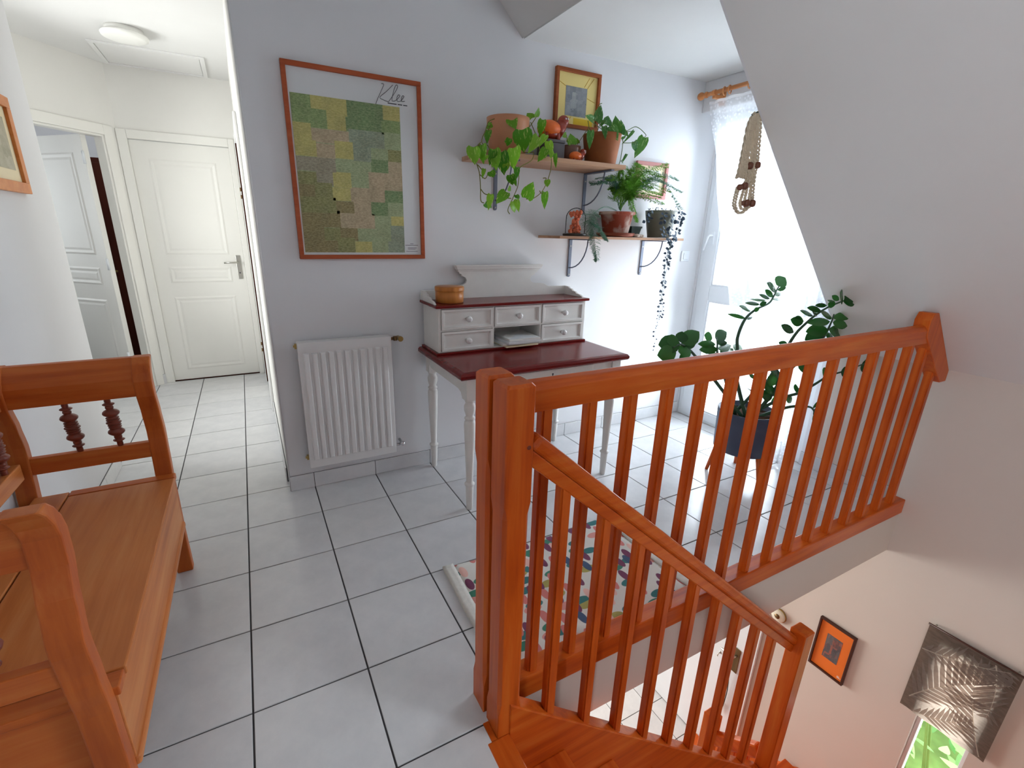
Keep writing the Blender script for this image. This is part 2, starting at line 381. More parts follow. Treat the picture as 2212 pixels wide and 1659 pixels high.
class MB:
    def __init__(self):
        self.v = []; self.f = []; self.s = []

    def add(self, verts, faces, smooth=False):
        o = len(self.v); self.v += [Vector(p) for p in verts]
        self.f += [tuple(i + o for i in f) for f in faces]; self.s += [smooth] * len(faces)
        return self

    def box(self, x0, x1, y0, y1, z0, z1):
        return self.add([(x0, y0, z0), (x1, y0, z0), (x1, y1, z0), (x0, y1, z0), (x0, y0, z1), (x1, y0, z1), (x1, y1, z1), (x0, y1, z1)],
                        [(0, 3, 2, 1), (4, 5, 6, 7), (0, 1, 5, 4), (1, 2, 6, 5), (2, 3, 7, 6), (3, 0, 4, 7)])

    def bar(self, a, b, w, h, up=(0, 0, 1)):
        """rectangular bar from a to b, w across, h along up"""
        a = Vector(a); b = Vector(b); d = (b - a).normalized(); s = d.cross(Vector(up)).normalized(); u = s.cross(d).normalized()
        ps = []
        for p in (a, b):
            for i, j in ((-1, -1), (1, -1), (1, 1), (-1, 1)):
                ps.append(p + s * (i * w / 2) + u * (j * h / 2))
        return self.add(ps, [(0, 1, 2, 3), (7, 6, 5, 4), (0, 4, 5, 1), (1, 5, 6, 2), (2, 6, 7, 3), (3, 7, 4, 0)])

    def prism(self, poly, axis, a0, a1, smooth=False):
        """polygon given in the two other axes (x,y / x,z / y,z order), extruded along axis"""
        def put(p, a):
            if axis == 2: return (p[0], p[1], a)
            if axis == 1: return (p[0], a, p[1])
            return (a, p[0], p[1])
        n = len(poly)
        vs = [put(p, a0) for p in poly] + [put(p, a1) for p in poly]
        self.add(vs, [tuple(range(n - 1, -1, -1)), tuple(range(n, 2 * n))])
        o = len(self.v) - 2 * n
        self.f += [(o + i, o + (i + 1) % n, o + n + (i + 1) % n, o + n + i) for i in range(n)]; self.s += [smooth] * n
        return self

    def tube(self, pts, rad, n=8, cap=True, close=False):
        pts = [Vector(p) for p in pts]; m = len(pts)
        if not hasattr(rad, '__len__'): rad = [rad] * m
        vs = []; ref = None
        for i, p in enumerate(pts):
            if close: t = pts[(i + 1) % m] - pts[i - 1]
            else: t = pts[min(i + 1, m - 1)] - pts[max(i - 1, 0)]
            t = t.normalized() if t.length > 1e-9 else Vector((0, 0, 1))
            if ref is None: ref = t.orthogonal().normalized()
            ref = (ref - t * ref.dot(t)); ref = ref.normalized() if ref.length > 1e-6 else t.orthogonal().normalized()
            b = t.cross(ref)
            for k in range(n):
                a = 2 * math.pi * k / n; vs.append(p + (ref * math.cos(a) + b * math.sin(a)) * rad[i])
        fs = []
        for i in range(m if close else m - 1):
            j = (i + 1) % m
            for k in range(n):
                fs.append((i * n + k, i * n + (k + 1) % n, j * n + (k + 1) % n, j * n + k))
        self.add(vs, fs, True)
        if cap and not close:
            o = len(self.v) - len(vs)
            self.f += [tuple(o + k for k in range(n - 1, -1, -1)), tuple(o + (m - 1) * n + k for k in range(n))]; self.s += [False, False]
        return self

    def lathe(self, prof, c=(0, 0, 0), n=20, axis=2, cap=True):
        vs = []; c = Vector(c)
        for r, h in prof:
            for k in range(n):
                a = 2 * math.pi * k / n; x, y = r * math.cos(a), r * math.sin(a)
                vs.append(c + (Vector((x, y, h)) if axis == 2 else Vector((x, h, y)) if axis == 1 else Vector((h, x, y))))
        fs = [(i * n + k, i * n + (k + 1) % n, (i + 1) * n + (k + 1) % n, (i + 1) * n + k) for i in range(len(prof) - 1) for k in range(n)]
        self.add(vs, fs, True)
        if cap:
            o = len(self.v) - len(vs); m = len(prof) - 1
            self.f += [tuple(o + k for k in range(n - 1, -1, -1)), tuple(o + m * n + k for k in range(n))]; self.s += [False, False]
        return self

    def ball(self, c, r, n=12, sx=1, sy=1, sz=1):
        pr = [(max(1e-4, math.sin(math.pi * i / 8)) * r, -math.cos(math.pi * i / 8) * r) for i in range(9)]
        o = len(self.v); self.lathe(pr, (0, 0, 0), n, 2, False)
        for i in range(o, len(self.v)):
            p = self.v[i]; self.v[i] = Vector((c[0] + p.x * sx, c[1] + p.y * sy, c[2] + p.z * sz))
        return self

    def mesh(self, name, mat, off=Vector()):
        me = bpy.data.meshes.new(name)
        me.from_pydata([tuple(p - off) for p in self.v], [], self.f)
        me.polygons.foreach_set('use_smooth', self.s)
        me.materials.append(M[mat] if isinstance(mat, str) else mat)
        bm = bmesh.new(); bm.from_mesh(me); bmesh.ops.recalc_face_normals(bm, faces=bm.faces); bm.to_mesh(me); bm.free()
        me.update()
        return me

    def build(self, name, mat, parent=None, bevel=0.0, seg=2):
        off = ORG.get(parent.name, Vector()) if parent else Vector()
        o = bpy.data.objects.new(name, self.mesh(name, mat, off)); COL.objects.link(o)
        if parent:
            o.parent = parent
        ORG[o.name] = off
        if bevel:
            b = o.modifiers.new('soft_edge', 'BEVEL'); b.width = bevel; b.segments = seg; b.limit_method = 'ANGLE'; b.angle_limit = math.radians(40)
        return o


def tag(o, label, cat, group=None, kind=None):
    o['label'] = label; o['category'] = cat
    if group: o['group'] = group
    if kind: o['kind'] = kind
    return o


def thing(name, loc, label, cat, group=None, kind=None):
    o = bpy.data.objects.new(name, None); COL.objects.link(o); o.location = loc; o.empty_display_size = 0.05
    ORG[o.name] = Vector(loc)
    return tag(o, label, cat, group, kind)


def inst(me, name, parent, loc=None, mat=None):
    """another object on shared mesh data, placed in world space below a parent"""
    o = bpy.data.objects.new(name, me); COL.objects.link(o); o.parent = parent
    off = ORG.get(parent.name, Vector()) if parent else Vector()
    if mat is not None:
        m = mat.copy(); m.translation = m.translation - off; o.matrix_local = m
    else:
        o.location = Vector(loc) - off
    ORG[o.name] = off
    return o


def catmull(pts, sub=5):
    P = [Vector(p) for p in pts]; out = []
    for i in range(len(P) - 1):
        p0 = P[max(i - 1, 0)]; p1 = P[i]; p2 = P[i + 1]; p3 = P[min(i + 2, len(P) - 1)]
        for k in range(sub):
            t = k / sub
            out.append(0.5 * ((2 * p1) + (p2 - p0) * t + (2 * p0 - 5 * p1 + 4 * p2 - p3) * t * t + (3 * p1 - p0 - 3 * p2 + p3) * t ** 3))
    out.append(P[-1])
    return out

# measured plant layouts, millimetres: leaf = base xyz, tip xyz, width
POTHOS_LEAVES=[[991,2200,1726,1005,2220,1653,59],[1045,2220,1743,1028,2190,1667,40],[1121,2280,1850,1166,2300,1848,25],[1123,2270,1826,1096,2240,1773,29],[1094,2210,1720,1093,2230,1655,36],[1109,2200,1730,1106,2170,1637,48],[1137,2190,1718,1166,2210,1618,52],[1214,2190,1745,1195,2160,1650,65],[1245,2220,1824,1273,2240,1729,75],[1236,2260,1892,1254,2230,1847,47],[1179,2230,1780,1176,2250,1746,25],[1202,2230,1788,1198,2200,1768,21],[1161,2180,1670,1181,2200,1640,28],[1231,2170,1661,1212,2140,1603,24],[1189,2160,1623,1215,2180,1577,36],[1216,2170,1609,1213,2140,1573,16],[1180,2170,1566,1208,2190,1552,20],[1163,2150,1545,1096,2120,1491,43],[1209,2170,1506,1242,2190,1448,36],[1227,2160,1513,1227,2130,1456,24],[1225,2180,1535,1254,2200,1509,20],[1285,2160,1523,1298,2130,1598,61],[1402,2170,1615,1418,2190,1580,25],[1393,2160,1557,1374,2130,1476,29],[1081,2180,1631,1112,2200,1605,32],[1057,2180,1642,1035,2150,1605,16],[1054,2170,1488,1105,2190,1467,23],[1085,2160,1530,1059,2130,1467,27],[1406,2340,1922,1389,2360,1955,36],[1433,2340,1933,1430,2310,1968,27],[1410,2240,1899,1404,2260,1827,35],[1349,2220,1808,1291,2190,1738,42],[1384,2200,1755,1360,2220,1693,38],[1410,2210,1793,1413,2180,1724,34],[1442,2190,1738,1460,2210,1668,17],[1419,2220,1829,1367,2190,1782,30],[1365,2240,1820,1398,2260,1771,34],[1203,2300,1885,1221,2270,1853,26],[1282,2230,1796,1321,2250,1759,38],[1118,2200,1698,1084,2170,1650,32],[1340,2300,1901,1363,2320,1866,26],[1424,2200,1758,1420,2170,1720,26],[1052,2220,1695,1066,2240,1672,24]]
POTHOS_VINES=[[[1169,2300,1886],[1126,2278,1863],[1099,2255,1818],[1069,2232,1766],[1094,2210,1720]],[[1068,2240,1764],[1032,2220,1741],[992,2200,1722]],[[1020,2190,1663],[1036,2185,1618],[1040,2180,1559],[1040,2175,1501],[1056,2170,1490]],[[1037,2170,1551],[1056,2168,1532],[1083,2165,1527]],[[1026,2190,1657],[1052,2185,1636],[1057,2180,1640]],[[1034,2180,1617],[1064,2180,1600],[1081,2180,1627]],[[1241,2340,1900],[1285,2321,1830],[1325,2302,1762],[1323,2283,1704],[1255,2264,1662],[1250,2246,1611],[1245,2227,1574],[1223,2208,1526],[1195,2189,1471],[1197,2170,1446]],[[1203,2170,1518],[1173,2162,1521],[1165,2155,1544]],[[1394,2330,1902],[1422,2302,1821],[1436,2275,1726],[1434,2248,1659],[1398,2220,1572],[1342,2192,1527],[1288,2165,1520]],[[1364,2165,1563],[1374,2165,1551],[1396,2165,1556]],[[1387,2175,1623],[1403,2172,1624],[1402,2170,1613]],[[1319,2320,1851],[1358,2327,1849],[1397,2333,1889],[1435,2340,1934]],[[1390,2340,1914],[1362,2290,1868],[1313,2240,1801]],[[1448,2300,1913],[1438,2250,1835],[1447,2200,1760]],[[1153,2300,1870],[1121,2280,1847]],[[1123,2270,1826],[1153,2300,1870]]]
RIGHT_LEAVES=[[1820,2330,1954,1861,2350,2050,42],[1772,2300,1951,1701,2270,1959,29],[1925,2370,1955,1950,2390,2012,47],[1965,2330,1917,1924,2300,1980,50],[2000,2330,1908,2007,2350,1992,37],[1873,2270,1921,1905,2240,1855,45],[2038,2330,1904,2045,2350,1957,20],[2100,2340,1938,2017,2310,1871,14],[2168,2320,1908,2129,2340,1797,52],[1824,2270,1920,1820,2240,1859,25],[1881,2350,1970,1884,2370,1935,20],[1730,2260,1887,1702,2230,1802,31],[1994,2300,1893,2011,2320,1874,20],[2029,2300,1803,1974,2270,1755,13],[1996,2300,1763,2019,2320,1754,16],[1912,2340,1911,1920,2310,1932,36],[2085,2310,1877,2131,2330,1823,30]]
RIGHT_VINES=[[[1974,2340,1917],[2039,2335,1929],[2107,2330,1958],[2181,2325,1926],[2168,2320,1908]],[[1982,2340,1915],[2015,2330,1879],[2010,2320,1851],[1996,2310,1777],[1977,2300,1738]],[[2000,2310,1861],[2067,2310,1868],[2103,2310,1882]],[[2044,2340,1927],[2100,2340,1937]],[[1817,2330,1952],[1870,2345,1937],[1915,2360,1912]],[[1850,2360,1907],[1863,2355,1948],[1881,2350,1968]],[[1721,2280,1937],[1723,2270,1907],[1731,2260,1884]],[[1831,2340,1960],[1824,2335,2027],[1845,2330,2045]],[[1922,2360,1912],[1925,2370,1955]],[[1975,2350,1916],[1971,2340,1940]],[[1993,2300,1763],[2029,2300,1803]],[[1911,2360,1914],[1753,2300,1944]]]
SMALL_LEAVES=[[1672,2340,1826,1664,2340,1882,50],[1621,2330,1869,1596,2330,1854,22],[1658,2360,1838,1696,2360,1876,25],[1727,2360,1839,1711,2360,1865,16]]
SMALL_VINES=[[[1700,2360,1824],[1686,2360,1833]],[[1714,2360,1826],[1742,2340,1878],[1761,2320,1917]],[[1694,2360,1824],[1648,2345,1835],[1621,2330,1867]]]
FERN_FRONDS=[[[2078,2360,1500],[2056,2360,1526],[1985,2360,1659],[1844,2360,1632]],[[2078,2360,1500],[2060,2360,1534],[1973,2330,1666],[1830,2300,1661]],[[2078,2360,1500],[2064,2360,1548],[2028,2350,1678],[1933,2340,1666]],[[2078,2360,1500],[2061,2360,1526],[2037,2370,1627],[1996,2380,1623]],[[2078,2360,1500],[2069,2360,1549],[2056,2345,1690],[2015,2330,1717]],[[2078,2360,1500],[2073,2360,1553],[2115,2380,1711],[2171,2400,1739]],[[2078,2360,1500],[2083,2360,1553],[2117,2330,1700],[2207,2300,1725]],[[2078,2360,1500],[2088,2360,1557],[2221,2390,1723],[2479,2420,1801]],[[2078,2360,1500],[2089,2360,1550],[2170,2360,1699],[2303,2360,1697]],[[2078,2360,1500],[2094,2360,1550],[2193,2330,1705],[2343,2300,1702]],[[2078,2360,1500],[2095,2360,1543],[2220,2350,1655],[2399,2340,1624]],[[2078,2360,1500],[2095,2360,1543],[2170,2320,1624],[2313,2280,1604]],[[2078,2360,1500],[2094,2360,1550],[2312,2370,1699],[2595,2380,1637]],[[2078,2360,1500],[2099,2360,1550],[2318,2345,1708],[2566,2330,1532]],[[2078,2360,1500],[2096,2360,1535],[2186,2360,1595],[2425,2360,1562]],[[2078,2360,1500],[2091,2360,1531],[2125,2330,1572],[2161,2300,1451]],[[2078,2360,1500],[2094,2360,1550],[2357,2390,1715],[2588,2420,1717]],[[2078,2360,1500],[2074,2360,1549],[2063,2330,1654],[2067,2300,1677]],[[2078,2360,1500],[2079,2360,1549],[2141,2360,1654],[2217,2360,1666]],[[2078,2360,1500],[2080,2360,1542],[2113,2340,1615],[2142,2320,1601]],[[2078,2360,1500],[2080,2360,1542],[2128,2370,1589],[2155,2380,1576]],[[2078,2360,1500],[2084,2360,1549],[2197,2380,1648],[2339,2400,1651]],[[2078,2360,1500],[2071,2360,1534],[2033,2335,1610],[2059,2310,1624]],[[2078,2360,1500],[2084,2360,1549],[2158,2380,1736],[2241,2400,1762]],[[2078,2360,1500],[2064,2360,1541],[2002,2350,1567],[2025,2340,1628]],[[2032,2340,1499],[1882,2280,1514],[1748,2220,1447],[1759,2200,1359],[1795,2200,1222]],[[2022,2340,1499],[1873,2280,1508],[1746,2240,1441],[1789,2220,1401],[1853,2220,1332]]]
HEART_STRANDS=[[[2539,2320,1520],[2544,2300,1491],[2503,2280,1450],[2476,2260,1391],[2436,2240,1336],[2378,2230,1257],[2405,2230,1196],[2388,2230,1143],[2381,2230,1089],[2384,2230,1042],[2373,2230,979],[2376,2230,931],[2374,2230,851],[2368,2230,786],[2360,2230,737],[2378,2230,664],[2365,2230,620]],[[2321,2240,1508],[2319,2238,1444],[2321,2235,1388],[2352,2232,1350],[2400,2230,1320],[2370,2220,1242],[2362,2220,1167],[2376,2220,1090],[2363,2220,1012],[2387,2220,908],[2376,2220,844]],[[2385,2250,1510],[2409,2245,1447],[2386,2240,1389],[2428,2235,1348],[2464,2230,1340]],[[2274,2300,1507],[2258,2293,1469],[2238,2287,1450],[2211,2280,1447]],[[2387,2220,1324],[2380,2220,1272],[2377,2220,1205],[2363,2220,1159]]]
ZZ=[[[[2319,1530,497],[2263,1540,663],[2260,1550,783],[2254,1560,857],[2300,1570,944],[2384,1580,991],[2509,1590,1021],[2557,1600,1056],[2595,1610,1097],[2651,1620,1139]],[[2306,1570,954,2202,1582,982,17],[2350,1580,993,2245,1556,1027,28],[2416,1580,1021,2293,1556,1041,17],[2477,1590,1039,2359,1590,1052,18],[2510,1590,1046,2425,1590,1070,18],[2553,1600,1053,2517,1624,1087,31],[2586,1610,1081,2500,1598,1128,38],[2580,1610,1114,2620,1598,1152,56],[2598,1610,1086,2651,1598,1102,18],[2569,1600,1061,2671,1624,1071,21],[2554,1600,1037,2684,1624,1045,25],[2315,1570,948,2376,1582,956,13],[2418,1580,1016,2428,1556,1035,20],[2376,1580,988,2378,1556,1005,20]]],[[[2485,1520,475],[2548,1490,701],[2551,1460,815],[2547,1430,887],[2549,1400,935],[2559,1370,981],[2594,1340,1025],[2625,1310,1053],[2656,1280,1076]],[[2520,1430,889,2395,1418,935,31],[2529,1400,942,2460,1412,963,38],[2534,1400,952,2486,1412,974,31],[2548,1370,987,2404,1346,1022,24],[2553,1340,1017,2459,1340,1037,26],[2580,1370,996,2493,1346,1020,38],[2597,1340,1040,2507,1340,1045,18],[2595,1310,1060,2587,1334,1070,18],[2637,1310,1068,2619,1334,1088,27],[2613,1280,1073,2565,1268,1108,60],[2631,1280,1072,2670,1268,1085,41],[2626,1280,1062,2692,1268,1066,41],[2611,1310,1044,2599,1334,1051,32],[2544,1460,810,2510,1484,824,26]]],[[[2516,1510,474],[2633,1475,649],[2724,1440,752],[2753,1405,837],[2719,1370,902],[2667,1335,960],[2602,1300,1000]],[[2672,1335,970,2795,1311,990,36],[2661,1335,973,2520,1311,1013,31],[2681,1335,948,2789,1311,929,39],[2650,1335,956,2462,1311,974,35],[2729,1370,901,2959,1382,854,50],[2719,1370,902,2584,1382,904,53],[2765,1405,853,2595,1393,853,67],[2783,1405,857,2857,1393,837,41],[2757,1440,767,2707,1464,806,41],[2739,1440,763,2893,1464,731,47]]],[[[2247,1540,504],[2079,1532,660],[1922,1524,785],[1845,1516,840],[1775,1508,873],[1715,1500,865]],[[1773,1508,882,1788,1520,927,48],[1781,1508,877,1892,1520,919,59],[1776,1508,868,1895,1520,889,51],[1768,1508,878,1657,1520,880,66],[1740,1500,839,1623,1476,846,61],[1753,1500,842,1804,1476,848,58],[1741,1500,800,1644,1476,835,41],[1766,1500,807,1813,1476,808,51],[1695,1500,800,1637,1476,805,23],[1750,1508,899,1700,1520,891,45]]],[[[2359,1580,474],[2246,1610,674],[2224,1640,755],[2250,1670,802],[2273,1700,828]],[[2266,1700,823,2364,1712,847,53],[2241,1700,825,2195,1712,843,46],[2240,1670,808,2308,1658,805,29],[2235,1670,798,2112,1658,816,32],[2218,1640,778,2128,1664,781,38],[2226,1640,777,2355,1664,783,38],[2249,1640,752,2377,1664,763,44],[2224,1640,755,2202,1664,734,25],[2374,1640,752,2439,1664,775,46],[2240,1640,719,2191,1664,712,43],[2222,1610,706,2300,1610,720,42]]],[[[2503,1500,473],[2598,1458,501],[2682,1417,535],[2730,1375,591],[2765,1333,647],[2852,1292,680],[2924,1250,722]],[[2590,1375,674,2600,1363,715,60],[2709,1333,653,2788,1345,665,55],[2709,1333,632,2778,1345,604,37],[2818,1292,704,2823,1268,647,38],[2853,1292,706,2824,1268,764,38],[2938,1250,749,2947,1250,674,48],[2645,1417,540,2759,1441,545,28],[2650,1417,540,2668,1441,577,25],[2638,1458,509,2709,1458,456,31],[2666,1375,586,2691,1363,545,37]]],[[[2491,1480,482],[2631,1440,446],[2739,1400,449],[2748,1360,441],[2740,1320,373]],[[2751,1360,435,2769,1348,425,38],[2761,1360,408,2793,1348,342,32],[2740,1360,451,2773,1348,495,13],[2793,1360,397,2798,1348,409,13]]],[[[2552,1500,452],[2555,1490,524],[2558,1480,596],[2556,1470,679],[2551,1460,722]],[[2556,1490,497,2469,1490,537,49],[2560,1490,510,2647,1490,506,49],[2568,1490,537,2474,1490,585,55],[2570,1490,556,2657,1490,552,55],[2561,1480,587,2512,1504,622,54],[2562,1480,609,2683,1504,592,54],[2551,1470,645,2454,1458,686,54],[2555,1470,658,2599,1458,670,48],[2556,1470,679,2543,1458,736,48],[2569,1500,463,2627,1476,474,49]]],[[[2349,1470,506],[2306,1453,571],[2276,1437,657],[2253,1420,726]],[[2314,1453,570,2360,1453,584,25],[2310,1453,583,2257,1453,609,22],[2280,1437,644,2360,1461,645,28],[2278,1437,662,2265,1461,682,25],[2253,1420,702,2270,1408,725,27]]]]
MAC_STRANDS=[[[1918,1425,1844],[1884,1425,1804],[1873,1425,1729],[1869,1425,1663],[1865,1425,1608],[1851,1425,1593]],[[1922,1425,1845],[1899,1425,1800],[1891,1425,1730],[1891,1425,1665],[1887,1425,1596]],[[1927,1425,1845],[1912,1425,1802],[1909,1425,1732],[1909,1425,1667],[1911,1425,1594]],[[1931,1425,1846],[1927,1425,1798],[1929,1425,1729],[1932,1425,1669],[1929,1425,1646],[1931,1425,1607],[1920,1425,1578],[1921,1425,1561],[1915,1425,1529],[1910,1425,1497],[1926,1425,1474]],[[1933,1425,1846],[1941,1425,1797],[1946,1425,1736],[1952,1425,1681],[1959,1425,1626],[1965,1425,1572],[1967,1425,1532],[1967,1425,1500],[1945,1425,1475]],[[1936,1425,1844],[1952,1425,1817],[1962,1425,1775],[1970,1425,1727],[1976,1425,1683],[1978,1425,1653],[1977,1425,1613],[1981,1425,1567],[1987,1425,1530],[1990,1425,1504],[1976,1425,1485],[1925,1425,1458],[1885,1425,1484],[1881,1425,1516],[1885,1425,1545],[1888,1425,1559]],[[1927,1425,1843],[1912,1425,1770],[1906,1425,1694],[1913,1425,1639],[1928,1425,1601]],[[1920,1425,1845],[1892,1425,1800],[1885,1425,1719],[1882,1425,1648],[1875,1425,1597]]]
MAC_BEADS=[[1930,1425,1645,14],[1978,1425,1651,13],[1888,1425,1559,12],[1919,1425,1566,14],[1948,1425,1499,15],[1986,1425,1500,15],[1924,1425,1498,10]]

# ================================================================== THE SETTING
T = 1.0 / 3.0
YW = 2.488            # back wall face
XK = 2.97             # outer wall face
S = 'structure'


def struct(mb, name, mat, label, cat, bevel=0.0):
    return tag(mb.build(name, mat, None, bevel), label, cat, None, S)


struct(MB().box(0.066, 3.07, YW, 2.59, 0, 2.5), 'wall_back', 'wall', 'plain white wall behind the poster, radiator and writing desk', 'wall')
struct(MB().box(0.066, 0.166, 2.59, 4.972, 0, 2.5), 'wall_hall', 'hallwall', 'warm white side wall running down the hallway', 'wall')
struct(MB().box(-0.90, -0.80, -2.1, -1.5, 0, 2.5).box(-0.90, -0.80, -0.4, 3.2, 0, 2.5).box(-0.90, -0.80, -1.5, -0.4, 0, 0.9).box(-0.90, -0.80, -1.5, -0.4, 2.1, 2.5).box(-1.7, -0.90, 3.1, 3.2, 0, 2.5), 'wall_left', 'wall', 'white wall behind the wooden bench', 'wall')
struct(MB().box(-0.78, -0.70, 4.972, 5.07, 0, 2.5).box(-0.005, 0.166, 4.972, 5.07, 0, 2.5).box(-0.70, -0.005, 4.972, 5.07, 2.0, 2.5),
       'wall_hall_end', 'hallwall', 'warm white wall around the closed door at the end of the hallway', 'wall')
struct(MB().box(-1.7, -1.6, 3.2, 3.35, 0, 2.5).box(-1.7, -1.6, 3.95, 4.2, 0, 2.5).box(-1.7, -1.6, 3.35, 3.95, 0, 0.85).box(-1.7, -1.6, 3.35, 3.95, 2.05, 2.5),
       'wall_corridor', 'hallwall', 'warm white wall with an added window opening in the hallway recess', 'wall')
# diagonal wall with the open door
DG0 = Vector((-0.76, 4.972)); DGD = Vector((-0.662, -0.75)).normalized(); DGN = Vector((-DGD.y * -1, DGD.x * -1)).normalized()
DGN = Vector((-0.75, 0.662)).normalized()


def diag(s0, s1, z0, z1, t0, t1, mb):
    a = DG0 + DGD * s0; b = DG0 + DGD * s1
    poly = [tuple(a + DGN * t0), tuple(b + DGN * t0), tuple(b + DGN * t1), tuple(a + DGN * t1)]
    return mb.prism(poly, 2, z0, z1)


mb = MB(); diag(0, 0.107, 0, 2.5, 0, 0.08, mb); diag(0.107, 0.88, 2.0, 2.5, 0, 0.08, mb); diag(0.88, 1.3, 0, 2.5, 0, 0.08, mb)
struct(mb, 'wall_diagonal', 'hallwall', 'slanting hallway wall holding the open white door', 'wall')
struct(MB().box(-2.8, -0.72, 6.5, 6.6, 0, 2.5).box(-2.8, -2.7, 4.0, 5.1, 0, 2.5).box(-2.8, -2.7, 6.1, 6.5, 0, 2.5).box(-2.8, -2.7, 5.1, 6.1, 0, 0.9).box(-2.8, -2.7, 5.1, 6.1, 2.1, 2.5)
       .box(-0.80, -0.72, 5.07, 6.5, 0, 2.5).box(-2.8, -1.65, 4.0, 4.08, 0, 2.5), 'wall_bedroom', 'wall', 'white walls of the room behind the open hallway door', 'wall')
struct(MB().box(-0.9, 3.07, -2.1, -2.0, 0, 2.5),
       'wall_rear', 'wall', 'plain white wall opposite the writing desk', 'wall')
struct(MB().box(-1.7, 1.30, -2.1, 5.07, 2.5, 2.6).box(-2.8, -0.72, 4.0, 6.6, 2.6, 2.7), 'ceiling', 'ceiling', 'flat white ceiling over the landing and hallway', 'ceiling')


def slope_piece(mb, xa, xb, y0, y1, th=0.12):
    k = th / math.sqrt(2)
    return mb.prism([(xa, 3.737 - xa), (xb, 3.737 - xb), (xb + k, 3.737 - xb + k), (xa + k, 3.737 - xa + k)], 1, y0, y1)


mb = MB(); slope_piece(mb, 1.225, 1.419, -2.1, 2.59)
slope_piece(mb, 1.419, 2.975, -2.1, -1.5); slope_piece(mb, 1.419, 2.975, -0.5, 1.39); slope_piece(mb, 1.419, 1.97, -1.5, -0.5); slope_piece(mb, 2.50, 2.975, -1.5, -0.5)
struct(mb, 'ceiling_slope', 'ceiling', 'white sloping attic ceiling coming down beside the stairs', 'ceiling')
struct(MB().box(1.43, 3.07, 1.40, 2.59, 2.318, 2.40), 'ceiling_dormer', 'ceiling', 'flat white ceiling of the dormer above the shelves', 'ceiling')
struct(MB().prism([(1.419, 2.318), (2.97, 0.767), (3.07, 0.767), (3.07, 2.40), (1.419, 2.40)], 1, 1.39, 1.40), 'wall_dormer', 'wall', 'white triangular side wall of the dormer', 'wall')

mb = MB()
mb.box(XK, 3.07, -2.1, -0.3, -0.01, 0.80).box(XK, 3.07, -0.3, 0.367, -2.75, 0.80).box(XK, 3.07, 0.588, 1.40, -2.75, 0.80)
mb.box(XK, 3.07, 0.367, 0.588, -0.62, 0.80).box(XK, 3.07, 0.367, 0.588, -2.75, -1.74)
mb.box(XK, 3.07, 1.40, 2.59, -2.75, -0.005).box(XK, 3.07, 2.59, 4.6, -2.75, -0.28)
struct(mb, 'wall_right', 'stairwall', 'cream outer wall of the stairwell below the sloping ceiling', 'wall')
struct(MB().box(XK, 3.07, 1.40, 1.48, 0, 2.318).box(XK, 3.07, 2.47, YW, 0, 2.318).box(XK, 3.07, 1.48, 2.47, 2.14, 2.318), 'wall_window', 'wall', 'white wall around the glazed balcony door', 'wall')
struct(MB().box(2.805, XK, 1.40, YW, 2.14, 2.318), 'trim_1', 'wall', 'white shutter box above the glazed balcony door', 'shutter box', 0.004)

# slab between the floors
struct(MB().box(-2.8, 0.445, -2.1, 6.6, -0.28, -0.012).box(0.445, XK, 0.93, 4.6, -0.28, -0.012).box(0.445, XK, -2.1, -0.12, -0.28, -0.012),
       'ceiling_ground', 'stairwall', 'beige edge and underside of the upper floor slab', 'ceiling')

# ------------------------------------------------------------------ tiled upper floor
floor = struct(MB().box(-2.8, 0.445, -2.1, 6.6, -0.012, -0.004).box(0.445, XK, 0.93, YW, -0.012, -0.004).box(0.445, XK, -2.1, -0.12, -0.012, -0.004),
               'floor', 'grout', 'pale grey square tiled floor of the landing and hallway', 'floor')
J = 0.0027


def tile_mb(x0, x1, y0, y1, z0, z1, c=0.0012):
    mb = MB()
    mb.add([(x0, y0, z0), (x1, y0, z0), (x1, y1, z0), (x0, y1, z0), (x0, y0, z1 - c), (x1, y0, z1 - c), (x1, y1, z1 - c), (x0, y1, z1 - c),
            (x0 + c, y0 + c, z1), (x1 - c, y0 + c, z1), (x1 - c, y1 - c, z1), (x0 + c, y1 - c, z1)],
           [(8, 9, 10, 11), (0, 1, 5, 4), (1, 2, 6, 5), (2, 3, 7, 6), (3, 0, 4, 7), (4, 5, 9, 8), (5, 6, 10, 9), (6, 7, 11, 10), (7, 4, 8, 11)])
    return mb


FULL = tile_mb(-T / 2 + J, T / 2 - J, -T / 2 + J, T / 2 - J, -0.004, 0.0).mesh('floor_tile', 'tile')


def lay(parent, x0, x1, y0, y1, ox, oy, z=0.0):
    i0 = math.floor((x0 - ox) / T + 1e-4); j0 = math.floor((y0 - oy) / T + 1e-4)
    i = i0
    while ox + i * T < x1 - 0.01:
        j = j0
        while oy + j * T < y1 - 0.01:
            a0 = max(x0, ox + i * T); a1 = min(x1, ox + (i + 1) * T); b0 = max(y0, oy + j * T); b1 = min(y1, oy + (j + 1) * T)
            if a1 - a0 > 0.012 and b1 - b0 > 0.012:
                if a1 - a0 > T - 1e-3 and b1 - b0 > T - 1e-3:
                    inst(FULL, 'tile', parent, ((a0 + a1) / 2, (b0 + b1) / 2, z))
                else:
                    def e(v, g, s): return v + s * J if abs((v - g) / T - round((v - g) / T)) < 1e-3 else v
                    tile_mb(e(a0, ox, 1), e(a1, ox, -1), e(b0, oy, 1), e(b1, oy, -1), z - 0.004, z).build('tile', 'tile', parent)
            j += 1
        i += 1


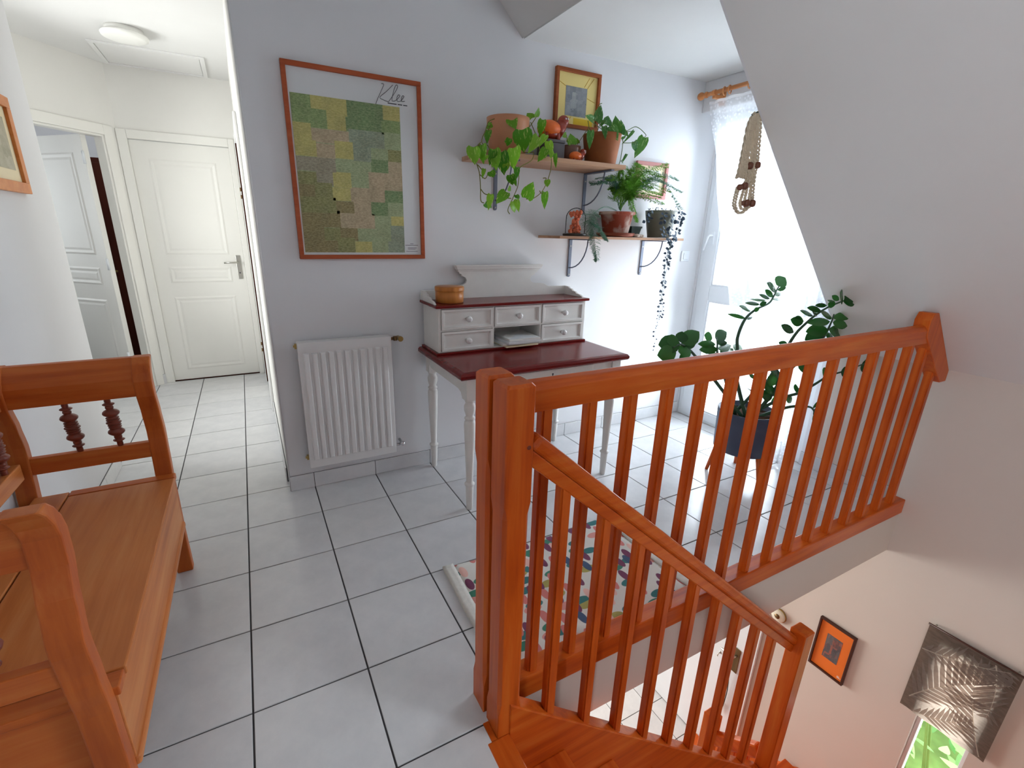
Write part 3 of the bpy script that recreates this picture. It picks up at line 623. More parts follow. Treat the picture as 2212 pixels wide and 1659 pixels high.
OX, OY = -0.14265, 2.54623 - 8 * T
lay(floor, -0.80, 0.445, OY - 3 * T, OY + 3 * T, OX, OY)
lay(floor, -0.80, 0.52402, OY + 3 * T, OY + 8 * T, OX, OY)
lay(floor, -0.80, 0.066, OY + 8 * T, OY + 10 * T, OX, OY)
lay(floor, -1.60, 0.066, OY + 10 * T, 4.972, OX, OY)
lay(floor, 0.52402, XK, 0.932, YW, OX, OY)

# tiled skirting
SKH = 0.086


def skirting(name, label, runs):
    """runs: (axis, fixed face, outward sign, from, to, joint origin)"""
    base = MB(); pcs = []
    for ax, f, sg, a, b, o in runs:
        lo, hi = sorted((f, f + sg * 0.006))
        if ax == 0: base.box(a, b, lo, hi, 0.0005, SKH - 0.001)
        else: base.box(lo, hi, a, b, 0.0005, SKH - 0.001)
        k = math.floor((a - o) / T + 1e-4)
        while o + k * T < b - 0.005:
            p = max(a, o + k * T) + 0.0015; q = min(b, o + (k + 1) * T) - 0.0015
            if q - p > 0.01:
                lo2, hi2 = sorted((f + sg * 0.004, f + sg * 0.011))
                pcs.append((p, q, lo2, hi2, 0.0012, SKH) if ax == 0 else (lo2, hi2, p, q, 0.0012, SKH))
            k += 1
    r = struct(base, name, 'grout', label, 'skirting')
    for x in pcs:
        MB().box(*x).build('tile', 'tile', r, 0.0012, 1)


skirting('baseboard_back', 'grey tile skirting below the radiator and desk', [(0, YW, -1, 0.066, XK, OX)])
skirting('baseboard_left', 'grey tile skirting behind the wooden bench', [(1, -0.80, 1, -2.0, 3.2, OY), (0, 3.2, 1, -1.6, -0.80, OX)])
skirting('baseboard_hall', 'grey tile skirting around the closed door of the hallway', [(0, 4.972, -1, -0.78, -0.765, OX), (0, 4.972, -1, 0.04, 0.066, OX), (1, 0.066, -1, 2.60, 3.78, OY), (1, 0.066, -1, 4.72, 4.95, OY)])
mb = MB(); diag(0.0, 0.040, 0.001, SKH, -0.01, 0, mb)
struct(mb, 'baseboard_diagonal', 'tile', 'short piece of grey tile skirting beside the open hallway door', 'skirting', 0.001)
skirting('baseboard_right', 'grey tile skirting below the sloping ceiling behind the banister', [(1, XK, -1, 0.985, 1.48, OY)])

# corner bead and slab edge trims
struct(MB().tube([(0.068, YW - 0.001, SKH), (0.068, YW - 0.001, 2.499)], 0.0035, 8), 'trim_2', 'white', 'thin white corner bead where the hallway begins', 'trim')

# ------------------------------------------------------------------ doors of the hallway
def door_leaf(root, w, h, t, panels, mat='doorpaint'):
    MB().box(0, w, 0, t, 0.008, h).build('leaf', mat, root, 0.003)
    for x0, x1, z0, z1 in panels:
        mb = MB(); d = 0.014
        for y, s in ((0.0, -1), (t, 1)):
            a = [(x0, y, z0), (x1, y, z0), (x1, y, z1), (x0, y, z1)]
            b = [(x0 + d, y + s * 0.0055, z0 + d), (x1 - d, y + s * 0.0055, z0 + d), (x1 - d, y + s * 0.0055, z1 - d), (x0 + d, y + s * 0.0055, z1 - d)]
            c = [(x0 + 2.4 * d, y + s * 0.001, z0 + 2.4 * d), (x1 - 2.4 * d, y + s * 0.001, z0 + 2.4 * d), (x1 - 2.4 * d, y + s * 0.001, z1 - 2.4 * d), (x0 + 2.4 * d, y + s * 0.001, z1 - 2.4 * d)]
            e = [(x0 + 3.6 * d, y + s * 0.004, z0 + 3.6 * d), (x1 - 3.6 * d, y + s * 0.004, z0 + 3.6 * d), (x1 - 3.6 * d, y + s * 0.004, z1 - 3.6 * d), (x0 + 3.6 * d, y + s * 0.004, z1 - 3.6 * d)]
            fs = []
            for r in range(3):
                fs += [(4 * r + i, 4 * r + (i + 1) % 4, 4 * r + 4 + (i + 1) % 4, 4 * r + 4 + i) for i in range(4)]
            mb.add(a + b + c + e, fs + [(12, 13, 14, 15)])
        mb.build('panel', mat, root)


def lever(root, x, z, y, sgn, s=-1, mat='steel'):
    """plate with a lever handle on face y, outward direction s along y, lever pointing sgn along x"""
    a, b = sorted((y, y + s * 0.006))
    h = MB().box(x - 0.02, x + 0.02, a, b, z - 0.15, z + 0.06).build('handle', mat, root, 0.004)
    MB().tube([(x, y, z), (x, y + s * 0.045, z), (x + sgn * 0.02, y + s * 0.052, z), (x + sgn * 0.115, y + s * 0.052, z - 0.004)], 0.008, 8).build('lever', mat, h)
    MB().lathe([(0.006, 0), (0.006, s * 0.002)], (x, y + s * 0.006, z - 0.095), 10, 1).build('keyhole', 'ink', h)


P3 = [(0.11, 0.585, 1.12, 1.87), (0.11, 0.585, 0.88, 1.02), (0.11, 0.585, 0.10, 0.76)]
d1 = thing('door_1', (0, 0, 0), 'closed cream white panelled door at the end of the hallway', 'door', None, S)
door_leaf(d1, 0.695, 1.995, 0.04, P3); lever(d1, 0.648, 1.055, 0.0, -1)
d1.location = (-0.70, 4.985, 0)
struct(MB().box(-0.70, -0.005, 4.978, 4.984, 0.0005, 0.009), 'shade_trim_3', 'gap_shade', 'dark strip painting the shade in the gap under the closed hallway door', 'shade strip')  # dark strip paints the shade under the door leaf
mb = MB()
mb.box(-0.765, -0.70, 4.957, 4.972, 0, 2.065).box(-0.005, 0.040, 4.957, 4.972, 0, 2.065).box(-0.70, -0.005, 4.957, 4.972, 2.0, 2.065)
struct(mb, 'trim_4', 'doorpaint', 'cream door casing around the closed hallway door', 'casing', 0.004)

d2 = thing('door_2', (0, 0, 0), 'open white panelled door standing ajar in the slanting hallway wall', 'door', None, S)
door_leaf(d2, 0.715, 1.99, 0.04, [(0.11, 0.605, 1.12, 1.87), (0.11, 0.605, 0.88, 1.02), (0.11, 0.605, 0.10, 0.76)])
HG = DG0 + DGD * 0.172 + DGN * 0.078
d2.location = (HG.x - 0.012, HG.y + 0.012, 0)
d2.rotation_euler = (0, 0, math.atan2(0.323, -0.327))
for z in (0.28, 1.05, 1.83):
    MB().tube([(-0.010, 0.052, z - 0.045), (-0.010, 0.052, z + 0.045)], 0.009, 8).build('hinge', 'pvc', d2)
mb = MB(); diag(0.040, 0.107, 0, 2.07, -0.012, 0, mb); diag(0.88, 0.95, 0, 2.07, -0.012, 0, mb); diag(0.107, 0.88, 2.0, 2.07, -0.012, 0, mb)
diag(0.107, 0.122, 0, 2.0, 0, 0.08, mb); diag(0.865, 0.88, 0, 2.0, 0, 0.08, mb); diag(0.122, 0.865, 1.985, 2.0, 0, 0.08, mb)
struct(mb, 'trim_5', 'doorpaint', 'white door casing of the open hallway door', 'casing', 0.002)

d3 = thing('door_3', (0, 0, 0), 'white door seen edge on in the side wall of the hallway', 'door', None, S)
door_leaf(d3, 0.74, 1.99, 0.030, [])
d3.location = (0.062, 4.62, 0); d3.rotation_euler = (0, 0, -math.pi / 2)
MB().box(-0.008, 0.0, -0.017, -0.006, 0.01, 1.99).build('gap_shade_strip', 'gap_shade', d3)  # dark strip stands in for the shaded hinge gap
for z in (0.34, 1.62):
    for dz in (-0.028, 0.028):
        MB().tube([(0.012, -0.022, z + dz - 0.014), (0.012, -0.022, z + dz + 0.014)], 0.005, 8).build('hinge', 'bronze', d3)
mb = MB().box(0.046, 0.066, 3.79, 3.87, 0, 2.065).box(0.042, 0.066, 4.635, 4.70, 0, 2.065).box(0.046, 0.066, 3.87, 4.635, 1.995, 2.065)
struct(mb, 'trim_6', 'white', 'white moulded casing on the hallway side wall', 'casing', 0.008)

# attic hatch
mb = MB().box(-0.74, -0.08, 4.42, 4.45, 2.488, 2.5).box(-0.74, -0.08, 4.90, 4.93, 2.488, 2.5).box(-0.74, -0.71, 4.45, 4.90, 2.488, 2.5).box(-0.11, -0.08, 4.45, 4.90, 2.488, 2.5)
hatch = struct(mb, 'trim_7', 'ceiling', 'white attic hatch frame in the hallway ceiling', 'hatch', 0.002)
MB().box(-0.706, -0.114, 4.454, 4.896, 2.494, 2.5).build('hatch_panel', 'ceiling', hatch)

# ------------------------------------------------------------------ windows
def window_unit(name, label, x0, x1, y0, y1, z0, z1, axis, f=0.05):
    """frame in the plane across `axis`, opening given by the other two extents"""
    w = thing(name, ((x0 + x1) / 2, (y0 + y1) / 2, z0), label, 'window', None, S)
    mb = MB()
    if axis == 0:
        mb.box(x0, x1, y0, y0 + f, z0, z1).box(x0, x1, y1 - f, y1, z0, z1).box(x0, x1, y0 + f, y1 - f, z0, z0 + f).box(x0, x1, y0 + f, y1 - f, z1 - f, z1)
    else:
        mb.box(x0, x0 + f, y0, y1, z0, z1).box(x1 - f, x1, y0, y1, z0, z1).box(x0 + f, x1 - f, y0, y1, z0, z0 + f).box(x0 + f, x1 - f, y0, y1, z1 - f, z1)
    mb.build('window_frame', 'pvc', w, 0.003)
    if axis == 0:
        m = (x0 + x1) / 2; MB().box(m - 0.004, m + 0.004, y0 + f, y1 - f, z0 + f, z1 - f).build('pane', 'glass', w)
    else:
        m = (y0 + y1) / 2; MB().box(x0 + f, x1 - f, m - 0.004, m + 0.004, z0 + f, z1 - f).build('pane', 'glass', w)
    return w


# the glazed balcony door in the dormer
w1 = thing('window_1', (XK, 1.97, 0), 'white framed glazed balcony door behind the lace curtain', 'window', None, S)
MB().box(2.975, 3.045, 2.435, 2.469, 0, 2.139).box(2.975, 3.045, 1.481, 1.515, 0, 2.139).box(2.975, 3.045, 1.515, 2.435, 2.10, 2.139).box(2.975, 3.045, 1.515, 2.435, 0, 0.02).build('window_frame', 'pvc', w1, 0.003)
for ya, yb in ((1.985, 2.432), (1.518, 1.975)):
    st = 0.092 if yb > 2.2 else 0.085
    lf = MB().box(2.965, 3.02, ya, ya + 0.07, 0.022, 2.098).box(2.965, 3.02, yb - st, yb, 0.022, 2.098).box(2.965, 3.02, ya + 0.07, yb - st, 0.022, 0.085).box(2.965, 3.02, ya + 0.07, yb - st, 0.918, 1.026).box(2.965, 3.02, ya + 0.07, yb - st, 2.02, 2.098).build('sash', 'pvc', w1, 0.004)
    for z0, z1 in ((0.085, 0.918), (1.026, 2.02)):
        MB().box(2.988, 2.996, ya + 0.07, yb - st, z0, z1).build('pane', 'glass', lf)
        MB().box(2.972, 2.980, yb - st - 0.012, yb - st, z0, z1).box(2.972, 2.980, ya + 0.07, ya + 0.082, z0, z1).box(2.972, 2.980, ya + 0.082, yb - st - 0.012, z0, z0 + 0.012).box(2.972, 2.980, ya + 0.082, yb - st - 0.012, z1 - 0.012, z1).build('glazing_bead', 'pvc', lf, 0.002)
hd = MB().box(2.955, 2.965, 2.362, 2.392, 1.31, 1.40).build('handle', 'pvc', w1, 0.004)
MB().tube([(2.960, 2.377, 1.37), (2.925, 2.377, 1.372), (2.915, 2.382, 1.36), (2.915, 2.404, 1.27)], [0.007, 0.007, 0.008, 0.006], 8).build('lever', 'pvc', hd)

window_unit('window_2', 'narrow stair window with garden leaves behind it', 3.0, 3.05, 0.367, 0.588, -1.74, -0.62, 0, 0.018)
window_unit('added_window_3', 'added unseen landing window for fill light in the same wall as the wooden bench', -0.87, -0.82, -1.5, -0.4, 0.9, 2.1, 0)  # opening added out of view for the landing fill lamp
w4 = thing('added_window_4', (2.24, -1.0, 1.5), 'added unseen roof window for fill light in the sloping ceiling near the stair head', 'window', None, S)  # invented roof window, unseen, goes with the roof fill lamp
mb = MB(); k = 0.05
for ya, yb in ((-1.5, -1.45), (-0.55, -0.5)): slope_piece(mb, 1.97, 2.50, ya, yb, 0.07)
slope_piece(mb, 1.97, 2.01, -1.45, -0.55, 0.07); slope_piece(mb, 2.46, 2.50, -1.45, -0.55, 0.07)
mb.build('window_frame', 'pvc', w4, 0.002)
mb = MB(); mb.prism([(2.01 + 0.02, 3.737 - 2.01 + 0.02), (2.46 + 0.02, 3.737 - 2.46 + 0.02), (2.46 + 0.026, 3.737 - 2.46 + 0.026), (2.01 + 0.026, 3.737 - 2.01 + 0.026)], 1, -1.45, -0.55)
mb.build('pane', 'glass', w4)
window_unit('added_window_5', 'added unseen window for fill light in the hallway recess', -1.68, -1.62, 3.35, 3.95, 0.85, 2.05, 0)  # unseen window added to go with the corridor fill lamp
window_unit('added_window_6', 'added unseen window for fill light in the room behind the open hallway door', -2.78, -2.72, 5.1, 6.1, 0.9, 2.1, 0)  # unseen window added to go with the bedroom fill lamp

# ------------------------------------------------------------------ ground floor
GZ = -2.75
gf = struct(MB().box(-0.6, XK, -0.5, 4.6, GZ - 0.03, GZ - 0.004), 'floor_ground', 'grout', 'pale tiled floor of the entrance below the stairs', 'floor')
lay(gf, 1.116, XK, 0.48, 3.48, 2.449, 2.147, GZ)
struct(MB().box(-0.6, 0.5, 4.5, 4.6, GZ, -0.28).box(2.7, XK, 4.5, 4.6, GZ, -0.28).box(0.5, 2.7, 4.5, 4.6, GZ, -2.35).box(0.5, 2.7, 4.5, 4.6, -0.75, -0.28).box(-0.6, -0.5, -0.22, 4.5, GZ, -0.28),
       'wall_ground', 'stairwall', 'cream walls of the entrance on the ground floor', 'wall')
struct(MB().box(-0.6, XK, -0.22, -0.12, GZ, -0.012), 'wall_stair', 'stairwall', 'cream wall along the inner side of the stairs', 'wall')
window_unit('added_window_7', 'added unseen wide ground floor window for fill light far behind the stairs', 0.5, 2.7, 4.52, 4.57, -2.35, -0.75, 1)  # unseen window added to go with the ground floor fill lamp
d4 = thing('door_4', (XK, 1.95, GZ), 'white entrance door below the upper floor', 'door', None, S)
MB().box(2.948, 2.969, 1.52, 2.42, GZ + 0.012, -0.70).build('leaf', 'pvc', d4, 0.004)
MB().box(2.950, 2.969, 1.44, 1.515, GZ + 0.002, -0.62).box(2.950, 2.969, 2.425, 2.50, GZ + 0.002, -0.62).box(2.950, 2.969, 1.515, 2.425, -0.695, -0.62).build('casing', 'pvc', d4, 0.004)
MB().box(2.955, 2.969, 1.52, 2.42, GZ + 0.001, GZ + 0.011).build('draught_shade_strip', 'cord_and_gap', d4)  # dark bar painted in as shade under the entrance door
h = MB().box(2.940, 2.948, 1.545, 1.592, -1.82, -1.60).build('handle', 'bronze', d4, 0.003)
MB().tube([(2.944, 1.568, -1.66), (2.905, 1.568, -1.66), (2.898, 1.59, -1.66), (2.898, 1.67, -1.665)], 0.009, 8).build('lever', 'steel', h)

# ================================================================== STAIRS AND BANISTERS
WD, WDX, WDY = 'wood', 'wood_x', 'wood_y'


def newel(mb, x0, x1, y0, y1, z0, z1, stops):
    """square post, slimmer and chamfered between the stops"""
    lv = [(z0, 0.0, 0.002)]
    for a, b in stops:
        lv += [(a, 0.0, 0.002), (a + 0.035, 0.0012, 0.009), (b - 0.035, 0.0012, 0.009), (b, 0.0, 0.002)]
    lv += [(z1 - 0.007, 0.0, 0.003), (z1, 0.006, 0.004)]
    vs = []
    for z, i, c in lv:
        a0, a1, b0, b1 = x0 + i, x1 - i, y0 + i, y1 - i
        vs += [(a0 + c, b0, z), (a1 - c, b0, z), (a1, b0 + c, z), (a1, b1 - c, z), (a1 - c, b1, z), (a0 + c, b1, z), (a0, b1 - c, z), (a0, b0 + c, z)]
    n = len(lv)
    fs = [(r * 8 + k, r * 8 + (k + 1) % 8, (r + 1) * 8 + (k + 1) % 8, (r + 1) * 8 + k) for r in range(n - 1) for k in range(8)]
    fs += [tuple(range(7, -1, -1)), tuple((n - 1) * 8 + k for k in range(8))]
    return mb.add(vs, fs)


# upper banister along the floor edge
ub = thing('upper_banister', (1.7, 0.945, 0), 'orange pine banister running level along the edge of the tiled floor', 'banister')
newel(MB(), 0.460, 0.531, 0.912, 0.983, -0.14, 1.040, [(0.10, 0.83)]).build('newel_post', WD, ub)
MB().prism([(0.923, 0.925), (0.968, 0.925), (0.972, 0.955), (0.972, 0.985), (0.962, 1.003), (0.946, 1.008), (0.930, 1.003), (0.919, 0.985), (0.919, 0.955)], 0, 0.529, 2.700).build('handrail', WDX, ub, 0.003)
MB().box(0.529, XK, 0.918, 0.985, -0.035, 0.048).build('bottom_rail', WDX, ub, 0.005)
BAL = MB().box(-0.0165, 0.0165, -0.0165, 0.0165, 0.0, 1.0)
bal_mesh = BAL.mesh('baluster', WD)
bm = bmesh.new(); bm.from_mesh(bal_mesh)
bmesh.ops.bevel(bm, geom=[e for e in bm.edges if abs(e.verts[0].co.z - e.verts[1].co.z) > 0.5], offset=0.005, segments=2, affect='EDGES')
bm.to_mesh(bal_mesh); bm.free()
for i in range(16):
    x = 0.643 + 0.1475 * i
    z1 = 0.93 if i < 15 else 0.80
    inst(bal_mesh, 'baluster', ub, mat=Matrix.Translation((x, 0.947, 0.045)) @ Matrix.Diagonal((1, 1, z1 - 0.045, 1)))
MB().prism([(2.612, 1.030), (2.632, 1.062), (2.672, 1.062), (2.966, 0.768), (2.966, 0.712), (2.905, 0.712), (2.80, 0.80), (2.62, 0.96)], 1, 0.916, 0.976).build('wall_block', WD, ub, 0.003)

# lower banister going down with the first flight
st = thing('staircase', (1.25, 0.4, -1.3), 'orange pine staircase with its own descending banister turning down to the entrance', 'staircase')
lb = st
newel(MB(), 0.463, 0.536, 0.826, 0.897, -0.36, 1.040, [(0.08, 0.74)]).build('newel_post', WD, lb)
SL = -0.875


def zr(x): return 0.931 + SL * (x - 0.538)     # handrail top line
def zs(x): return -0.004 + SL * (x - 0.629)    # string top line


YR = 0.848
ang = Vector((1, 0, SL)).normalized()
a = Vector((0.530, YR, zr(0.530) - 0.052)); b = Vector((2.01, YR, zr(2.01) - 0.052))
dn = Vector((SL, 0, -1)).normalized()
MB().bar(a + dn * 0.020, b + dn * 0.020, 0.036, 0.034, (0, 0, 1)).build('handrail', WDX, lb, 0.004, 2)
MB().bar(a - dn * 0.016, b - dn * 0.016, 0.050, 0.040, (0, 0, 1)).build('handrail_cap', WDX, lb, 0.014, 3)
MB().lathe([(0.0055, 0.0), (0.0055, -0.0006)], (0.5235, 0.826, 0.8866), 12, 1).build('knot', 'spindle', lb)
for i in range(10):
    x = 0.646 + 0.1475 * i
    if x > 1.96: break
    z0 = zs(x) - 0.03; z1 = zr(x) - 0.085
    inst(bal_mesh, 'baluster', lb, mat=Matrix.Translation((x, YR, z0)) @ Matrix.Diagonal((1, 1, z1 - z0, 1)))
newel(MB(), 1.992, 2.062, 0.792, 0.862, -1.62, -0.315, []).build('newel_post', WD, lb)
# second short flight of banister
for i in range(1):
    x = 2.028
    newel(MB(), 1.995, 2.065, 1.10, 1.17, GZ, -1.20, [(-2.3, -1.62)]).build('newel_post', WD, lb)
    def z2(y): return -1.165 - 0.875 * (y - 0.95)
    MB().bar((x, 0.86, z2(0.86) - 0.05), (x, 1.105, z2(1.105) - 0.05), 0.046, 0.072).build('handrail', WDY, lb, 0.010, 2)
    for y in (0.92, 0.985, 1.05):
        z1 = z2(y) - 0.07; z0 = -2.02 - 0.875 * (y - 0.86) + 0.02
        inst(bal_mesh, 'baluster', lb, mat=Matrix.Translation((x, y, z0)) @ Matrix.Diagonal((0.9, 0.9, z1 - z0, 1)))

# string carrying the balusters
MB().prism([(0.50, zs(0.50)), (1.995, zs(1.995)), (1.995, zs(1.995) - 0.30), (0.50, zs(0.50) - 0.30)], 1, 0.822, 0.872).build('string', WDX, st, 0.004)
MB().prism([(0.50, zs(0.50)), (2.9, zs(2.9)), (2.9, zs(2.9) - 0.30), (0.50, zs(0.50) - 0.30)], 1, -0.119, -0.085).build('string', WDX, st, 0.004)
MB().box(0.430, 0.500, -0.085, 0.826, -0.040, 0.001).build('nosing', WDY, st, 0.004)
MB().box(0.4455, 0.459, 0.897, 0.931, -0.10, -0.0005).box(0.4455, 0.462, 0.826, 0.897, -0.10, -0.0005).box(0.459, 0.531, 0.898, 0.911, -0.10, -0.0005).build('floor_edge_strip', WDY, st)
RS, GO = 0.193, 0.2206
for k in range(1, 8):
    x0 = 0.455 + GO * (k - 1); z = -RS * k
    MB().box(x0 - 0.0, min(x0 + GO + 0.03, 2.05), -0.085, 0.823, z - 0.036, z).build('tread', WDY, st, 0.006)
    MB().box(x0 - 0.018 + 0.0, x0, -0.085, 0.823, z, z + RS - 0.037).build('riser', WDY, st)
# winders around the corner
piv = Vector((2.045, 0.842)); zc = -RS * 7
for k, (pa, pb, pc) in enumerate([((2.02, -0.085), (2.72, -0.085), None), ((2.66, -0.085), (XK - 0.002, -0.085), (XK - 0.002, 0.36)), ((XK - 0.002, 0.29), (XK - 0.002, 0.86), None)]):
    z = zc - RS * (k + 1)
    poly = [(piv.x - 0.03, piv.y - 0.005), pa, pb] + ([pc] if pc else []) + [(piv.x + 0.03, piv.y + 0.01)]
    MB().prism(poly, 2, z - 0.036, z).build('tread', WDX, st, 0.004)
    p = Vector(pa); dv = (p - piv).normalized(); nn = Vector((-dv.y, dv.x)) * 0.009
    MB().prism([tuple(piv - nn), tuple(p - nn), tuple(p + nn), tuple(piv + nn)], 2, z, z + RS - 0.037).build('riser', WDX, st)
for k in range(4):
    y0 = 0.845 + GO * k; z = zc - RS * (4 + k)
    if z - 0.036 < GZ: continue
    MB().box(2.06, XK - 0.028, y0, y0 + GO + 0.03, z - 0.036, z).build('tread', WDX, st, 0.006)
    MB().box(2.06, XK - 0.028, y0 - 0.018, y0, z, z + RS - 0.037).build('riser', WDX, st)


def zw(y): return -2.119 - 0.80 * (y - 1.005)


MB().prism([(0.30, zw(0.80) + 0.30), (0.80, zw(0.80)), (1.60, zw(1.60)), (1.60, GZ + 0.002), (1.45, GZ + 0.002), (0.80, zw(0.80) - 0.3), (0.30, zw(0.80))], 0, XK - 0.026, XK - 0.001).build('string', WDY, st, 0.004)
MB().prism([(0.86, -1.99), (1.11, -1.99 - 0.22), (1.11, -2.50), (0.86, -2.29)], 0, 2.010, 2.056).build('string', WDY, st, 0.004)

# ================================================================== BENCH
bn = thing('settle_bench', (-0.57, 1.49, 0), 'waxed pine settle bench with turned spindles and a lidded box seat', 'bench')
MID = 1.492


def sway(z):
    """sideways curve of the bench end posts, outwards from the seat"""
    ks = [(0.0, 0.012), (0.2, 0.0), (0.42, 0.004), (0.52, 0.016), (0.62, 0.026), (0.70, 0.012), (0.78, -0.010), (0.83, -0.012), (0.87, 0.002), (0.895, 0.030), (0.912, 0.05)]
    for (za, va), (zb, vb) in zip(ks, ks[1:]):
        if z <= zb:
            t = (z - za) / (zb - za); t = t * t * (3 - 2 * t); return va + (vb - va) * t
    return ks[-1][1]


def turned(parts, z0):
    out = []; z = z0
    for h, ra, rb in parts:
        for k in range(6):
            t = k / 6; out.append((ra + (rb - ra) * math.sin(math.pi * t), z + h * t))
        z += h
    out.append((parts[-1][1], z)); return out


SPIN = turned([(0.020, 0.0085, 0.0095), (0.011, 0.0095, 0.018), (0.014, 0.010, 0.0125), (0.030, 0.0125, 0.0255), (0.008, 0.015, 0.020), (0.009, 0.015, 0.0205), (0.012, 0.015, 0.023), (0.009, 0.015, 0.0205), (0.008, 0.015, 0.020), (0.030, 0.0125, 0.0255), (0.014, 0.010, 0.0125), (0.011, 0.0095, 0.018), (0.016, 0.0085, 0.0095)], 0.0)


def end_post(sg, x0, x1, z1, th=0.038):
    base = MID + sg * 0.510
    zs_ = [i * 0.0285 for i in range(int(z1 / 0.0285) + 1)] + [z1]
    inner = [(base + sg * (sway(z) - th / 2), z) for z in zs_]; outer = [(base + sg * (sway(z) + th / 2), z) for z in reversed(zs_)]
    return MB().prism(inner + outer, 0, x0, x1, False)


for sg in (-1, 1):
    end_post(sg, -0.402, -0.347, 0.905).build('front_post', 'bench', bn, 0.004)
    end_post(sg, -0.792, -0.738, 0.905).build('back_post', 'bench', bn, 0.004)

    def rail(z0, z1, th):
        base = MID + sg * 0.510; n = 6
        zz = [z0 + (z1 - z0) * i / n for i in range(n + 1)]
        poly = [(base + sg * (sway(z) - th / 2), z) for z in zz] + [(base + sg * (sway(z) + th / 2), z) for z in reversed(zz)]
        return MB().prism(poly, 0, -0.742, -0.398)
    rail(0.772, 0.904, 0.026).build('arm_rail', 'bench_x', bn, 0.003)
    rail(0.524, 0.582, 0.026).build('lower_rail', 'bench_x', bn, 0.003)
    for x in (-0.603, -0.488):
        pr = SPIN
        y0 = MID + sg * (0.510 + sway(0.58)); y1 = MID + sg * (0.510 + sway(0.772))
        mb = MB(); mb.lathe(pr, (0, 0, 0), 14, 2)
        for i, p in enumerate(mb.v):
            t = p.z / 0.192; mb.v[i] = Vector((x + p.x, p.y + y0 + (y1 - y0) * t, 0.581 + p.z))
        mb.build('spindle', 'spindle', bn)
# seat: hinged lid, rear board and end strips
MB().box(-0.646, -0.335, 1.045, 1.948, 0.428, 0.450).build('seat_lid', 'bench_y', bn, 0.004)
MB().box(-0.745, -0.650, 1.00, 1.984, 0.428, 0.450).build('rear_seat_board', 'bench_y', bn, 0.003)
MB().box(-0.648, -0.337, 1.952, 1.992, 0.428, 0.450).build('end_strip', 'bench_x', bn, 0.003)
MB().box(-0.648, -0.337, 0.992, 1.041, 0.428, 0.450).build('end_strip', 'bench_x', bn, 0.003)
MB().box(-0.366, -0.345, 1.000, 1.984, 0.240, 0.428).build('front_board', 'bench_y', bn, 0.003)
MB().box(-0.370, -0.338, 0.998, 1.986, 0.216, 0.242).build('front_bead', 'bench_y', bn, 0.008, 3)
MB().box(-0.742, -0.400, 1.000, 1.018, 0.230, 0.428).build('end_board', 'bench_x', bn, 0.003)
MB().box(-0.742, -0.400, 1.966, 1.984, 0.230, 0.428).build('end_board', 'bench_x', bn, 0.003)
MB().box(-0.742, -0.728, 1.000, 1.984, 0.230, 0.428).build('rear_board', 'bench_y', bn, 0.003)
MB().box(-0.742, -0.366, 1.018, 1.966, 0.232, 0.244).build('box_bottom', 'bench_y', bn)
# back
MB().box(-0.782, -0.752, 1.00, 1.984, 0.772, 0.904).build('back_rail', 'bench_y', bn, 0.004)
MB().box(-0.782, -0.752, 1.00, 1.984, 0.524, 0.582).build('back_lower_rail', 'bench_y', bn, 0.003)
sp = MB().lathe(SPIN, (0, 0, 0), 14).mesh('spindle', 'spindle')
for i in range(8):
    inst(sp, 'spindle', bn, (-0.767, 1.07 + 0.12 * i, 0.580))

# ================================================================== WRITING DESK
dk = thing('writing_desk', (1.30, 2.17, 0), 'white painted writing desk with dark red top and small drawers', 'desk')
DW = 'deskwhite'
mb = MB(); prof = [(0.000, 0.712), (0.012, 0.708), (0.018, 0.716), (0.018, 0.728), (0.010, 0.738), (-0.010, 0.741)]
vs = []
for o, z in prof:
    vs += [(0.818 - o, 1.882 - o, z), (1.787 + o, 1.882 - o, z), (1.787 + o, 2.472, z), (0.818 - o, 2.472, z)]
fs = [(r * 4 + k, r * 4 + (k + 1) % 4, r * 4 + 4 + (k + 1) % 4, r * 4 + 4 + k) for r in range(len(prof) - 1) for k in range(4)]
mb.add(vs, fs + [(3, 2, 1, 0), (20, 21, 22, 23)])
mb.build('desktop', 'redtop', dk, 0.002)
LX = (0.868, 1.737); LY = (1.915, 2.432)
for x in LX:
    for y in LY:
        mb = MB().box(x - 0.028, x + 0.028, y - 0.028, y + 0.028, 0.598, 0.709)
        mb.lathe([(0.014, 0.0), (0.016, 0.004), (0.0205, 0.130), (0.019, 0.136), (0.026, 0.142), (0.026, 0.148), (0.018, 0.154), (0.017, 0.162), (0.0285, 0.470), (0.026, 0.486), (0.020, 0.492), (0.026, 0.500), (0.026, 0.506), (0.019, 0.512), (0.021, 0.522), (0.028, 0.545), (0.028, 0.565), (0.020, 0.582), (0.024, 0.588), (0.024, 0.599)], (x, y, 0), 18)
        mb.build('leg', DW, dk)
MB().box(0.896, 1.709, 1.892, 1.910, 0.612, 0.709).build('front_apron', DW, dk, 0.002)
dr = MB().box(1.03, 1.575, 1.886, 1.893, 0.624, 0.702).build('drawer_front', DW, dk, 0.002)
MB().lathe([(0.005, 0), (0.005, -0.001)], (1.317, 1.886, 0.678), 10, 1).box(1.3145, 1.3195, 1.8848, 1.886, 0.660, 0.678).build('keyhole', 'ink', dr)
for x in (0.842, 1.745):
    pts = [(1.943, 0.709), (2.404, 0.709), (2.404, 0.640), (2.36, 0.632), (2.0, 0.632), (1.965, 0.622), (1.955, 0.605), (1.943, 0.598)]
    MB().prism(pts, 0, x, x + 0.018).build('side_apron', DW, dk, 0.002)
MB().box(0.896, 1.709, 2.442, 2.458, 0.612, 0.709).build('rear_apron', DW, dk)
